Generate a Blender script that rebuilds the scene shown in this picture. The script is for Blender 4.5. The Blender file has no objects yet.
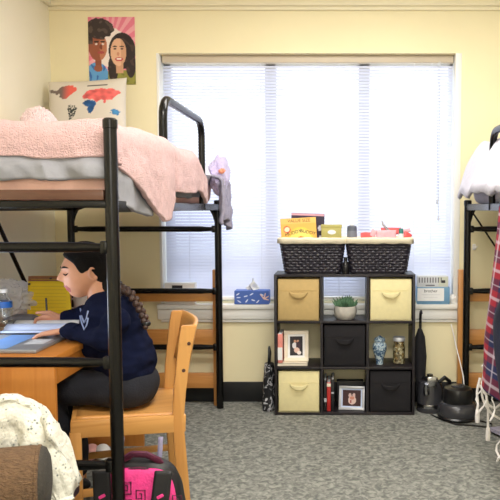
import bpy, bmesh, math, random
from mathutils import Vector, Matrix, noise
random.seed(7)
C = bpy.context.scene.collection
PI = math.pi
# ------------------------------------------------------------------ camera model
F, PX, PY, PITCH, EYE = 679.0, 339.0, 255.5, math.radians(4.0), 1.3
def P(px, py, Y):
    """point at distance Y in front of the camera that is seen at photo pixel (px, py)"""
    a, b = (px - PX) / F, (py - PY) / F
    cy, sy = math.cos(PITCH), math.sin(PITCH)
    d = Vector((a, cy - b * sy, -sy - b * cy))
    return Vector((0, 0, EYE)) + d * (Y / d.y)
cam = bpy.data.cameras.new('camera'); camo = bpy.data.objects.new('camera', cam); C.objects.link(camo)
camo.location = (0, 0, EYE); camo.rotation_euler = (PI / 2 - PITCH, 0, 0)
cam.sensor_fit = 'HORIZONTAL'; cam.sensor_width = 36; cam.lens = F / 500 * 36
cam.shift_x = (250 - PX) / 500; cam.shift_y = (PY - 250) / 500
cam.clip_start = .05
bpy.context.scene.camera = camo

# ------------------------------------------------------------------ materials
def lin(c):
    return tuple((x / 12.92 if x <= .04045 else ((x + .055) / 1.055) ** 2.4) for x in c)
def rgb(r, g, b): return lin((r / 255, g / 255, b / 255))
MATS = {}
def newmat(name):
    m = bpy.data.materials.new(name); m.use_nodes = True
    nt = m.node_tree; b = nt.nodes['Principled BSDF']; MATS[name] = m
    return m, nt, b
def nd(nt, t, **kw):
    n = nt.nodes.new(t)
    for k, v in kw.items():
        if k in n.inputs: n.inputs[k].default_value = v
        else: setattr(n, k, v)
    return n
def coords(nt, scale=(1, 1, 1)):
    tc = nd(nt, 'ShaderNodeTexCoord'); mp = nd(nt, 'ShaderNodeMapping'); mp.inputs['Scale'].default_value = scale
    nt.links.new(tc.outputs['Object'], mp.inputs['Vector']); return mp.outputs['Vector']
def ramp(nt, fac, stops):
    r = nd(nt, 'ShaderNodeValToRGB'); e = r.color_ramp.elements
    while len(e) < len(stops): e.new(.5)
    for i, (p, c) in enumerate(stops): e[i].position = p; e[i].color = (*c, 1)
    nt.links.new(fac, r.inputs['Fac']); return r.outputs['Color']
def bumpn(nt, b, h, strength, dist=.01):
    bp = nd(nt, 'ShaderNodeBump'); bp.inputs['Strength'].default_value = strength; bp.inputs['Distance'].default_value = dist
    nt.links.new(h, bp.inputs['Height']); nt.links.new(bp.outputs['Normal'], b.inputs['Normal'])
def mat(name, c, rough=.6, var=.08, vs=12, bump=0, bs=80, metal=0, spec=.5, stretch=(1, 1, 1), sheen=0, bd=.01):
    m, nt, b = newmat(name); v = coords(nt, stretch)
    n = nd(nt, 'ShaderNodeTexNoise', Scale=vs, Detail=4); nt.links.new(v, n.inputs['Vector'])
    col = ramp(nt, n.outputs['Fac'], [(.3, tuple(x * (1 - var) for x in c)), (.7, tuple(min(1, x * (1 + var)) for x in c))])
    nt.links.new(col, b.inputs['Base Color'])
    b.inputs['Roughness'].default_value = rough; b.inputs['Metallic'].default_value = metal
    b.inputs['Specular IOR Level'].default_value = spec; b.inputs['Sheen Weight'].default_value = sheen
    if bump:
        n2 = nd(nt, 'ShaderNodeTexNoise', Scale=bs, Detail=3); nt.links.new(v, n2.inputs['Vector'])
        bumpn(nt, b, n2.outputs['Fac'], bump, bd)
    return m
def wood(name, c1, c2, axis, rough=.38):
    m, nt, b = newmat(name); s = [22, 22, 22]; s[axis] = 1.6
    v = coords(nt, s); n = nd(nt, 'ShaderNodeTexNoise', Scale=1.0, Detail=6, Distortion=.7); nt.links.new(v, n.inputs['Vector'])
    nt.links.new(ramp(nt, n.outputs['Fac'], [(.3, c2), (.55, c1), (.75, tuple(x * .9 for x in c1))]), b.inputs['Base Color'])
    b.inputs['Roughness'].default_value = rough; bumpn(nt, b, n.outputs['Fac'], .06); return m
def vcol(name, rough=.6, bump=0, bs=200):
    m, nt, b = newmat(name); a = nd(nt, 'ShaderNodeVertexColor'); a.layer_name = 'Col'
    nt.links.new(a.outputs['Color'], b.inputs['Base Color']); b.inputs['Roughness'].default_value = rough
    if bump:
        n2 = nd(nt, 'ShaderNodeTexNoise', Scale=bs, Detail=3); nt.links.new(coords(nt), n2.inputs['Vector']); bumpn(nt, b, n2.outputs['Fac'], bump)
    return m
mat('wall_yellow', rgb(237, 227, 188), .75, .02, 3, .05, 300)
mat('wall_cream', rgb(236, 231, 210), .75, .02, 3, .05, 300)
mat('ceiling_white', rgb(240, 237, 225), .8, .02, 5)
mat('trim_cream', rgb(235, 227, 196), .5, .02, 5)
mat('trim_white', rgb(232, 232, 228), .45, .02, 5)
mat('baseboard_black', rgb(24, 25, 27), .45, .1, 8)
mat('black_metal', rgb(11, 10, 9), .26, .12, 20, .02, 200, spec=.35)
mat('black_plastic', rgb(20, 20, 22), .3, .1, 20)
mat('dark_fabric', rgb(26, 25, 30), .9, .2, 30, .2, 300)
mat('espresso', rgb(31, 26, 30), .45, .15, 14, .05, 150)
wood('oak_z', rgb(200, 140, 76), rgb(176, 114, 54), 2); wood('oak_x', rgb(200, 140, 76), rgb(176, 114, 54), 0); wood('oak_y', rgb(200, 140, 76), rgb(176, 114, 54), 1)
wood('maple_x', rgb(208, 152, 84), rgb(186, 126, 62), 0); wood('maple_y', rgb(208, 152, 84), rgb(186, 126, 62), 1); wood('maple_z', rgb(208, 152, 84), rgb(186, 126, 62), 2)
wood('desk_x', rgb(196, 126, 54), rgb(180, 110, 42), 0); wood('desk_z', rgb(196, 126, 54), rgb(180, 110, 42), 2)
wood('redwood_x', rgb(100, 68, 54), rgb(82, 54, 42), 0, .2)
mat('brass', rgb(190, 160, 90), .35, .1, 20, metal=.8)
mat('pink_sherpa', rgb(214, 177, 176), .95, .09, 60, 1, 190, sheen=.15, bd=.012)
mat('grey_comforter', rgb(140, 140, 146), .9, .05, 8, .3, 30)
mat('peach_sheet', rgb(240, 194, 178), .8, .05, 10, .2, 30)
mat('lavender_plush', rgb(196, 184, 222), .95, .1, 40, .8, 120, sheen=.4)
mat('mauve_grey', rgb(150, 146, 164), .9, .08, 20, .5, 90)
mat('pale_lilac', rgb(205, 203, 220), .9, .05, 10, .3, 50)
mat('fluffy_pink', rgb(246, 224, 226), .95, .05, 30, .6, 120, sheen=.6)
mat('white_bedding', rgb(200, 198, 212), .85, .05, 9, .4, 40, sheen=.2)
mat('navy_sweat', rgb(17, 22, 46), .95, .12, 25, .3, 220, spec=.1)
mat('charcoal_trousers', rgb(26, 27, 35), .95, .12, 25, .3, 160)
mat('skin', rgb(214, 156, 126), .5, .05, 30, .05, 200)
mat('lips', rgb(178, 92, 88), .45)
mat('hair', rgb(12, 9, 8), .6, .3, 30, .6, 60, stretch=(1, 1, 6), spec=.2)
mat('braid_hair', rgb(62, 42, 34), .55, .35, 40, .5, 120)
mat('emblem', rgb(150, 165, 205), .7)
mat('white_cloth', rgb(238, 238, 236), .85, .03, 10)
mat('paper_white', rgb(236, 236, 236), .7, .03, 20)
mat('paper_blue', rgb(196, 208, 236), .7, .03, 20)
mat('yellow_paper', rgb(238, 206, 42), .75, .04, 10)
mat('yellow_line', rgb(196, 164, 44), .75)
mat('brown_board', rgb(140, 92, 62), .7, .12, 60, .2, 200)
mat('pin_dark', rgb(70, 40, 30), .4)
mat('silver', rgb(168, 172, 182), .35, .03, 10, metal=.5)
mat('steel', rgb(190, 190, 192), .22, .05, 10, metal=1)
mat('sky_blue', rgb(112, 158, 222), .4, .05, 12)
mat('blue_label', rgb(40, 100, 180), .4)
mat('grey_pouch', rgb(112, 112, 118), .9, .1, 30, .3, 120)
mat('tan_bin', rgb(196, 168, 112), .9, .04, 40, .25, 300)
mat('cream_bin', rgb(234, 222, 170), .9, .03, 40, .25, 300)
mat('black_bin', rgb(25, 23, 27), .9, .1, 40, .25, 300)
mat('wicker', rgb(38, 34, 44), .4, .25, 60, .2, 200)
mat('liner', rgb(232, 222, 196), .9, .04, 20, .3, 120)
mat('concrete', rgb(186, 182, 172), .85, .1, 40, .3, 150)
mat('succulent', rgb(86, 122, 92), .5, .25, 30)
mat('soil', rgb(60, 45, 35), .95, .3, 90, .6, 150)
mat('red_cover', rgb(178, 40, 38), .5, .1, 20)
mat('pink_cover', rgb(228, 140, 128), .5, .08, 20)
mat('black_cover', rgb(28, 27, 30), .5, .1, 20)
mat('silver_frame', rgb(196, 198, 204), .35, .04, 20, metal=.3)
mat('cream_frame', rgb(236, 226, 206), .5, .03, 20)
mat('olive_box', rgb(176, 168, 98), .6, .05, 20)
mat('box_grey', rgb(206, 208, 212), .6, .05, 20)
mat('box_blue', rgb(112, 156, 190), .6, .05, 20)
mat('ink', rgb(28, 28, 34), .6)
mat('bottle_grey', rgb(92, 98, 112), .35)
mat('snack_red', rgb(214, 84, 82), .4, .15, 30, .3, 60)
mat('snack_pink', rgb(222, 172, 182), .4, .12, 40, .3, 60)
mat('teal_cap', rgb(40, 118, 112), .4)
mat('hot_pink', rgb(236, 62, 142), .6, .12, 30, .4, 120)
mat('maroon', rgb(82, 26, 52), .7, .15, 30, .3, 120)
mat('strap_lilac', rgb(140, 134, 162), .8)
mat('knit_brown', rgb(112, 86, 62), .95, .3, 46, 1, 90, stretch=(1, 3, 3), bd=.012)
mat('felt_dark', rgb(58, 54, 48), .95, .12, 60, .4, 150)
mat('slipper_pink', rgb(226, 170, 164), .8, .05, 30)
mat('rope_white', rgb(232, 228, 226), .9, .05, 60, .4, 200)
mat('navy_cloth', rgb(22, 28, 52), .9, .15, 20, .3, 120)
mat('cooker_grey', rgb(54, 54, 58), .25, .1, 12)
mat('blind_white', rgb(242, 243, 247), .5, .01, 5)
vcol('painted', .6); vcol('print_cloth', .9, .25, 260)

# carpet
m, nt, b = newmat('carpet'); v = coords(nt)
n1 = nd(nt, 'ShaderNodeTexNoise', Scale=36, Detail=1.5, Distortion=.9); nt.links.new(v, n1.inputs['Vector'])
n2 = nd(nt, 'ShaderNodeTexNoise', Scale=420, Detail=2); nt.links.new(v, n2.inputs['Vector'])
mx = nd(nt, 'ShaderNodeMix', data_type='FLOAT'); mx.inputs[0].default_value = .32
nt.links.new(n1.outputs['Fac'], mx.inputs[2]); nt.links.new(n2.outputs['Fac'], mx.inputs[3])
nt.links.new(ramp(nt, mx.outputs[0], [(.38, rgb(110, 112, 108)), (.5, rgb(137, 138, 132)), (.62, rgb(165, 165, 156))]), b.inputs['Base Color'])
b.inputs['Roughness'].default_value = .95; b.inputs['Specular IOR Level'].default_value = .1
bumpn(nt, b, n2.outputs['Fac'], .6, .01)
# translucent blind slats
m, nt, b = newmat('slat'); tr = nd(nt, 'ShaderNodeBsdfTranslucent'); tr.inputs['Color'].default_value = (*rgb(240, 242, 252), 1)
b.inputs['Base Color'].default_value = (*rgb(224, 226, 236), 1); b.inputs['Roughness'].default_value = .6
mxs = nd(nt, 'ShaderNodeMixShader'); mxs.inputs[0].default_value = .45
nt.links.new(b.outputs[0], mxs.inputs[1]); nt.links.new(tr.outputs[0], mxs.inputs[2])
nt.links.new(mxs.outputs[0], nt.nodes['Material Output'].inputs[0])
# window glass / clear plastic / bag: thin transparent sheets
def thin(name, tint, gl, rough=.02):
    m, nt, b = newmat(name); t = nd(nt, 'ShaderNodeBsdfTransparent'); t.inputs[0].default_value = (*tint, 1)
    g = nd(nt, 'ShaderNodeBsdfGlossy', Roughness=rough); mm = nd(nt, 'ShaderNodeMixShader'); mm.inputs[0].default_value = gl
    nt.links.new(t.outputs[0], mm.inputs[1]); nt.links.new(g.outputs[0], mm.inputs[2])
    nt.links.new(mm.outputs[0], nt.nodes['Material Output'].inputs[0]); return m
thin('window_glass', (.96, .98, .98), .05); thin('clear_plastic', (.86, .9, .92), .16, .08); thin('jar_glass', (.92, .94, .9), .1, .05)
m, nt, b = newmat('bag_plastic'); b.inputs['Base Color'].default_value = (*rgb(232, 236, 246), 1); b.inputs['Roughness'].default_value = .2; b.inputs['Alpha'].default_value = .45
# blue and white china
m, nt, b = newmat('china'); n = nd(nt, 'ShaderNodeTexNoise', Scale=42, Detail=3, Distortion=1.2); nt.links.new(coords(nt), n.inputs['Vector'])
nt.links.new(ramp(nt, n.outputs['Fac'], [(.42, rgb(62, 88, 118)), (.5, rgb(128, 152, 172)), (.58, rgb(190, 204, 206))]), b.inputs['Base Color']); b.inputs['Roughness'].default_value = .15
# jar filling: small mixed tokens
m, nt, b = newmat('tokens'); vo = nd(nt, 'ShaderNodeTexVoronoi', Scale=75); nt.links.new(coords(nt), vo.inputs['Vector'])
sp = nd(nt, 'ShaderNodeSeparateColor'); nt.links.new(vo.outputs['Color'], sp.inputs[0])
nt.links.new(ramp(nt, sp.outputs[0], [(.1, rgb(70, 50, 34)), (.45, rgb(176, 140, 84)), (.7, rgb(224, 214, 190)), (.9, rgb(120, 96, 60))]), b.inputs['Base Color'])
# cream throw with scattered grey-green specks
m, nt, b = newmat('speckled_throw'); v = coords(nt); vo = nd(nt, 'ShaderNodeTexVoronoi', Scale=70); nt.links.new(v, vo.inputs['Vector'])
nz = nd(nt, 'ShaderNodeTexNoise', Scale=9, Detail=2); nt.links.new(v, nz.inputs['Vector'])
ad = nd(nt, 'ShaderNodeMath', operation='MULTIPLY_ADD'); nt.links.new(nz.outputs['Fac'], ad.inputs[0]); ad.inputs[1].default_value = .9; nt.links.new(vo.outputs['Distance'], ad.inputs[2])
nt.links.new(ramp(nt, ad.outputs[0], [(.54, rgb(112, 118, 114)), (.66, rgb(186, 187, 178)), (.78, rgb(216, 214, 202))]), b.inputs['Base Color'])
nf = nd(nt, 'ShaderNodeTexNoise', Scale=60, Detail=3); nt.links.new(v, nf.inputs['Vector'])
b.inputs['Roughness'].default_value = .95; bumpn(nt, b, nf.outputs['Fac'], .7)
# monochrome print for the bag at the shelf
m, nt, b = newmat('mono_print'); n = nd(nt, 'ShaderNodeTexNoise', Scale=24, Detail=1, Distortion=1.5); nt.links.new(coords(nt), n.inputs['Vector'])
nt.links.new(ramp(nt, n.outputs['Fac'], [(.52, rgb(24, 24, 28)), (.58, rgb(190, 190, 196))]), b.inputs['Base Color']); b.inputs['Roughness'].default_value = .7

# ------------------------------------------------------------------ mesh helpers
class MB:
    def __init__(s): s.bm = bmesh.new(); s.cols = None
    def box(s, x0, x1, y0, y1, z0, z1, bev=0, M=None, seg=2):
        g = bmesh.ops.create_cube(s.bm, size=1); vs = g['verts']
        T = Matrix.Translation(((x0 + x1) / 2, (y0 + y1) / 2, (z0 + z1) / 2)) @ Matrix.Diagonal((abs(x1 - x0), abs(y1 - y0), abs(z1 - z0), 1))
        bmesh.ops.transform(s.bm, matrix=T, verts=vs)
        if bev:
            es = list({e for v in vs for e in v.link_edges})
            r = bmesh.ops.bevel(s.bm, geom=es, offset=bev, segments=seg, affect='EDGES', profile=.5)
            vs = list({v for f in r['faces'] for v in f.verts} | {v for v in vs if v.is_valid})
        if M is not None: bmesh.ops.transform(s.bm, matrix=M, verts=vs)
        return s
    def tube(s, pts, r, seg=10, closed=False, caps=True, flat=1.0, up=None):
        pts = [Vector(p) for p in pts]; n = len(pts)
        rs = r if isinstance(r, (list, tuple)) else [r] * n
        rings = []; prev = None
        for i, p in enumerate(pts):
            a = pts[i - 1] if (i or closed) else p; c = pts[(i + 1) % n] if (i < n - 1 or closed) else p
            t = (c - a).normalized()
            if up is not None: u = Vector(up)
            elif prev is None: u = Vector((0, 0, 1)) if abs(t.z) < .9 else Vector((1, 0, 0))
            else: u = prev
            u = (u - t * u.dot(t)).normalized(); prev = u; w = t.cross(u)
            rings.append([s.bm.verts.new(p + (u * math.cos(k * 2 * PI / seg) + w * math.sin(k * 2 * PI / seg) * flat) * rs[i]) for k in range(seg)])
        for i in range(n if closed else n - 1):
            A, B = rings[i], rings[(i + 1) % n]
            for k in range(seg): s.bm.faces.new((A[k], A[(k + 1) % seg], B[(k + 1) % seg], B[k]))
        if caps and not closed:
            s.bm.faces.new(list(reversed(rings[0]))); s.bm.faces.new(rings[-1])
        return s
    def lathe(s, prof, c=(0, 0, 0), seg=28, M=None):
        c = Vector(c); rings = []; new = []
        for r, z in prof:
            if r < 1e-5: ring = [s.bm.verts.new(c + Vector((0, 0, z)))]
            else: ring = [s.bm.verts.new(c + Vector((r * math.cos(k * 2 * PI / seg), r * math.sin(k * 2 * PI / seg), z))) for k in range(seg)]
            rings.append(ring); new += ring
        for A, B in zip(rings, rings[1:]):
            for k in range(seg):
                l = (k + 1) % seg
                f = [A[k % len(A)], A[l % len(A)], B[l % len(B)], B[k % len(B)]]
                u = []
                for q in f:
                    if q not in u: u.append(q)
                if len(u) > 2: s.bm.faces.new(u)
        for ring, rev in ((rings[0], True), (rings[-1], False)):
            if len(ring) > 2: s.bm.faces.new(list(reversed(ring)) if rev else ring)
        if M is not None: bmesh.ops.transform(s.bm, matrix=M, verts=new)
        return s
    def ell(s, c, r, sub=3, fn=None, M=None):
        g = bmesh.ops.create_icosphere(s.bm, subdivisions=sub, radius=1)
        for v in g['verts']:
            d = v.co.copy(); k = fn(d) if fn else 1
            p = Vector((d.x * r[0] * k, d.y * r[1] * k, d.z * r[2] * k))
            v.co = (M @ p if M is not None else p) + Vector(c)
        return s
    def capsule(s, p0, p1, r0, r1=None, seg=14):
        p0, p1 = Vector(p0), Vector(p1); r1 = r0 if r1 is None else r1
        d = (p1 - p0).normalized(); L = []; R = []
        for k in range(5): a = PI / 2 * k / 5; L.append(p0 - d * r0 * math.cos(a)); R.append(max(r0 * math.sin(a), r0 * .08))
        for k in range(6): a = PI / 2 * k / 5; L.append(p1 + d * r1 * math.sin(a)); R.append(max(r1 * math.cos(a), r1 * .08))
        return s.tube(L, R, seg)
    def grid(s, fn, nu, nv, colfn=None):
        if colfn: s.cols = s.cols or s.bm.verts.layers.float_color.new('Col')
        V = [[s.bm.verts.new(Vector(fn(i / nu, j / nv))) for i in range(nu + 1)] for j in range(nv + 1)]
        if colfn:
            for j in range(nv + 1):
                for i in range(nu + 1): V[j][i][s.cols] = (*colfn(i / nu, j / nv), 1)
        for j in range(nv):
            for i in range(nu): s.bm.faces.new((V[j][i], V[j][i + 1], V[j + 1][i + 1], V[j + 1][i]))
        return s
    def pillow(s, w, h, t, M, n=24, colfn=None, pinch=.06, wr=.0):
        if colfn: s.cols = s.bm.verts.layers.float_color.new('Col')
        def pt(u, v, sd):
            k = (max(0, 1 - u ** 4) * max(0, 1 - v ** 4)) ** .5
            x = u * w / 2 * (1 - pinch * (1 - v * v) * abs(u)); y = v * h / 2 * (1 - pinch * (1 - u * u) * abs(v))
            z = sd * t / 2 * k
            if wr: z += sd * k * wr * noise.noise(Vector((x * 9 + 3.1, y * 9, sd * 5)))
            return M @ Vector((x, y, z))
        sheets = []
        for sd in (1, -1):
            V = []
            for j in range(n + 1):
                row = []
                for i in range(n + 1):
                    u, v = 2 * i / n - 1, 2 * j / n - 1
                    if sd < 0 and (i in (0, n) or j in (0, n)): row.append(sheets[0][j][i]); continue
                    q = s.bm.verts.new(pt(u, v, sd)); row.append(q)
                    if colfn: q[s.cols] = (*(colfn(i / n, j / n) if sd > 0 else colfn(-1, -1)), 1)
                V.append(row)
            sheets.append(V)
            for j in range(n):
                for i in range(n):
                    f = (V[j][i], V[j][i + 1], V[j + 1][i + 1], V[j + 1][i])
                    s.bm.faces.new(f if sd > 0 else tuple(reversed(f)))
        return s
    def noise(s, amp, sc, seed=0):
        s.bm.normal_update()
        for v in s.bm.verts: v.co += v.normal * amp * noise.noise(v.co * sc + Vector((seed, seed * 1.7, 0)))
        return s
WM = {}
def finish(name, bm, mats, smooth=True, ang=42):
    bmesh.ops.recalc_face_normals(bm, faces=bm.faces)
    me = bpy.data.meshes.new(name); bm.to_mesh(me); bm.free()
    for k in (mats if isinstance(mats, (list, tuple)) else [mats]): me.materials.append(MATS[k])
    if smooth:
        me.polygons.foreach_set('use_smooth', [True] * len(me.polygons)); me.set_sharp_from_angle(angle=math.radians(ang))
    o = bpy.data.objects.new(name, me); C.objects.link(o); return o
def tag(o, label, cat, group=None, kind=None):
    o['label'] = label; o['category'] = cat
    if group: o['group'] = group
    if kind: o['kind'] = kind
    return o
def thing(name, label, cat, loc, rz=0, group=None):
    o = bpy.data.objects.new(name, None); C.objects.link(o); o.empty_display_size = .1
    o.location = loc; o.rotation_euler = (0, 0, rz); WM[o] = Matrix.Translation(loc) @ Matrix.Rotation(rz, 4, 'Z')
    return tag(o, label, cat, group)
def part(name, mb, m, parent, local=False, label=None, solid=0, smooth=True, ang=42, sub=0, off=0):
    """a mesh under its thing (or under a part); vertices come in world space unless local"""
    W = WM[parent]
    if not local: bmesh.ops.transform(mb.bm, matrix=W.inverted(), verts=mb.bm.verts)
    o = finish(name, mb.bm, m, smooth, ang); o.parent = parent; WM[o] = W
    if label: o['label'] = label
    mods(o, solid, sub, off); return o
def mods(o, solid, sub, off=0):
    if solid:
        q = o.modifiers.new('thickness', 'SOLIDIFY'); q.thickness = solid; q.offset = off
    if sub:
        q = o.modifiers.new('smooth', 'SUBSURF'); q.levels = q.render_levels = sub
def single(name, mb, m, label, cat, group=None, solid=0, smooth=True, sub=0, off=0, ang=42):
    xs = [v.co for v in mb.bm.verts]
    c = Vector(((min(v.x for v in xs) + max(v.x for v in xs)) / 2, (min(v.y for v in xs) + max(v.y for v in xs)) / 2, min(v.z for v in xs)))
    bmesh.ops.translate(mb.bm, vec=-c, verts=mb.bm.verts)
    o = finish(name, mb.bm, m, smooth, ang); o.location = c; WM[o] = Matrix.Translation(c); tag(o, label, cat, group); mods(o, solid, sub, off); return o
def struct(name, mb, m, label=None, smooth=True):
    o = finish(name, mb.bm, m, smooth); o['kind'] = 'structure'; WM[o] = Matrix()
    return o
def text_mb(body, size, M, ext=.0006, spread=1.0):
    cu = bpy.data.curves.new('t', 'FONT'); cu.body = body; cu.size = size; cu.align_x = 'CENTER'; cu.align_y = 'CENTER'; cu.extrude = ext; cu.space_character = spread
    o = bpy.data.objects.new('t', cu); C.objects.link(o)
    dg = bpy.context.evaluated_depsgraph_get(); me = bpy.data.meshes.new_from_object(o.evaluated_get(dg))
    r = MB(); r.bm.from_mesh(me); bmesh.ops.transform(r.bm, matrix=M, verts=r.bm.verts)
    bpy.data.objects.remove(o); bpy.data.meshes.remove(me); return r
def remeshed(mb, voxel, smooth_it=4, fac=.5):
    """fuse overlapping shapes to one continuous surface"""
    me = bpy.data.meshes.new('t'); mb.bm.to_mesh(me); mb.bm.free()
    o = bpy.data.objects.new('t', me); C.objects.link(o)
    q = o.modifiers.new('r', 'REMESH'); q.mode = 'VOXEL'; q.voxel_size = voxel
    if smooth_it:
        q = o.modifiers.new('s', 'SMOOTH'); q.iterations = smooth_it; q.factor = fac
    dg = bpy.context.evaluated_depsgraph_get(); m2 = bpy.data.meshes.new_from_object(o.evaluated_get(dg))
    r = MB(); r.bm.from_mesh(m2); bpy.data.objects.remove(o); bpy.data.meshes.remove(me); bpy.data.meshes.remove(m2); return r
FACE_CAM = Matrix.Rotation(PI / 2, 4, 'X')      # an upright panel whose face looks towards -Y
def sm(a, b, x):
    t = min(1, max(0, (x - a) / (b - a))); return t * t * (3 - 2 * t)
def lerp_tab(tab, x):
    for (a, va), (b_, vb) in zip(tab, tab[1:]):
        if x <= b_: return va + (vb - va) * min(1, max(0, (x - a) / (b_ - a)))
    return tab[-1][1]
def inel(u, v, cu, cv, ru, rv): return ((u - cu) / ru) ** 2 + ((v - cv) / rv) ** 2 < 1

# ------------------------------------------------------------------ setting
XL, XR, YB, YF, ZC = -1.88, 2.05, 4.50, -1.6, 2.74
WX0, WX1, WZ0, WZ1 = -1.186, .795, .665, 2.305
struct('floor', MB().box(XL - .1, XR + .1, YF - .1, YB + .1, -.06, 0), 'carpet', smooth=False)
struct('ceiling', MB().box(XL - .1, XR + .1, YF - .1, YB + .25, ZC, ZC + .08), 'ceiling_white', smooth=False)
mb = MB(); T = .24
mb.box(XL - .1, WX0, YB, YB + T, 0, ZC).box(WX1, XR + .1, YB, YB + T, 0, ZC).box(WX0, WX1, YB, YB + T, 0, WZ0).box(WX0, WX1, YB, YB + T, WZ1, ZC)
struct('wall_back', mb, 'wall_yellow', smooth=False)
struct('wall_left', MB().box(XL - .1, XL, YF, YB, 0, ZC), 'wall_cream', smooth=False)
struct('wall_right', MB().box(XR, XR + .1, YF, YB, 0, ZC), 'wall_cream', smooth=False)
struct('wall_front', MB().box(XL - .1, XR + .1, YF - .1, YF, 0, ZC), 'wall_cream', smooth=False)
mb = MB().box(XL, XR, YB - .018, YB, 2.575, 2.60, .006).box(XL, XR, YB - .03, YB, 2.60, 2.645, .01).box(XL, XR, YB - .055, YB, 2.645, ZC, .012)
struct('trim_1', mb, 'trim_cream')
mb = MB().box(XL, XL + .03, YF, YB, 2.60, 2.645, .01).box(XL, XL + .055, YF, YB, 2.645, ZC, .012)
struct('trim_2', mb, 'wall_cream')
struct('baseboard_back', MB().box(XL, XR, YB - .014, YB, 0, .135, .004), 'baseboard_black')
struct('baseboard_left', MB().box(XL, XL + .014, YF, YB - .014, 0, .135, .004), 'baseboard_black')
# window: frame with two mullions, three panes, reveal lining, sill with apron
mb = MB(); fy0, fy1 = YB + .13, YB + .19
for x0, x1 in ((WX0, WX0 + .06), (-.50, -.42), (.13, .21), (WX1 - .06, WX1)): mb.box(x0, x1, fy0, fy1, WZ0, WZ1, .006)
for z0, z1 in ((WZ0, WZ0 + .045), (WZ1 - .06, WZ1)): mb.box(WX0, WX1, fy0, fy1, z0, z1, .006)
for x0, x1 in ((WX0 + .06, -.5), (-.42, .13), (.21, WX1 - .06)): mb.box(x0, x1, fy0 + .01, fy1 - .01, .90, .935, .004)
mb.box(WX1 - .035, WX1 + .004, YB - .004, fy0, WZ0, WZ1, .002).box(WX0 - .004, WX0 + .012, YB - .004, fy0, WZ0, WZ1, .002)
win = struct('window_1', mb, 'trim_white')
mb = MB().box(WX0 + .05, WX1 - .05, fy0 + .028, fy0 + .032, WZ0 + .08, WZ1 - .05); part('pane', mb, 'window_glass', win)
mb = MB().box(WX0 - .02, WX1 + .02, YB - .045, fy0 + .01, WZ0 - .035, WZ0, .008)
part('sill', mb, 'trim_white', win)
mb = MB().box(WX0 - .02, WX1 + .02, YB - .03, YB, WZ0 - .105, WZ0 - .035, .008).box(WX0, WX1, YB - .02, YB, WZ0 - .125, WZ0 - .105, .006)
part('apron', mb, 'trim_white', win)
# venetian blind
bl = thing('window_blind', 'white venetian blind pulled down over the whole wide bright window', 'blind', ((WX0 + WX1) / 2, YB + .08, .68))
bx0, bx1 = WX0 + .02, WX1 - .04
part('headrail', MB().box(bx0, bx1, YB + .05, YB + .105, WZ1 - .05, WZ1 - .002, .003), mat('headrail_shaded', rgb(196, 184, 164), .5, .02, 5).name, bl)  # tan tone paints the shadow under the recess top onto the rail
mb = MB(); z = .715
while z < WZ1 - .055:
    mb.box(-(bx1 - bx0) / 2, (bx1 - bx0) / 2, -.0125, .0125, -.0005, .0005, M=Matrix.Translation(((bx0 + bx1) / 2, YB + .078, z)) @ Matrix.Rotation(math.radians(48), 4, 'X')); z += .0205
part('slats', mb, 'slat', bl, smooth=False)
part('bottom_rail', MB().box(bx0, bx1, YB + .065, YB + .091, .682, .70, .003), 'blind_white', bl)
mb = MB()
for x in (bx0 + .16, -.52, .0, .5, bx1 - .14):
    for dy in (-.0135, .0135): mb.box(x - .001, x + .001, YB + .078 + dy - .0006, YB + .078 + dy + .0006, .70, WZ1 - .05)
part('ladder_cord', mb, 'blind_white', bl, smooth=False)
mb = MB().tube([(.655, YB + .052, WZ1 - .04), (.655, YB + .052, 1.36)], .002, 6).lathe([(0, 0), (.007, .004), (.006, .03), (0, .036)], (.655, YB + .052, 1.325), 10)
mb.tube([(.665, YB + .05, WZ1 - .04), (.665, YB + .05, 1.25)], .002, 6).lathe([(0, 0), (.007, .004), (.006, .03), (0, .036)], (.665, YB + .05, 1.215), 10)
part('pull_cord', mb, 'silver_frame', bl)

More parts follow.
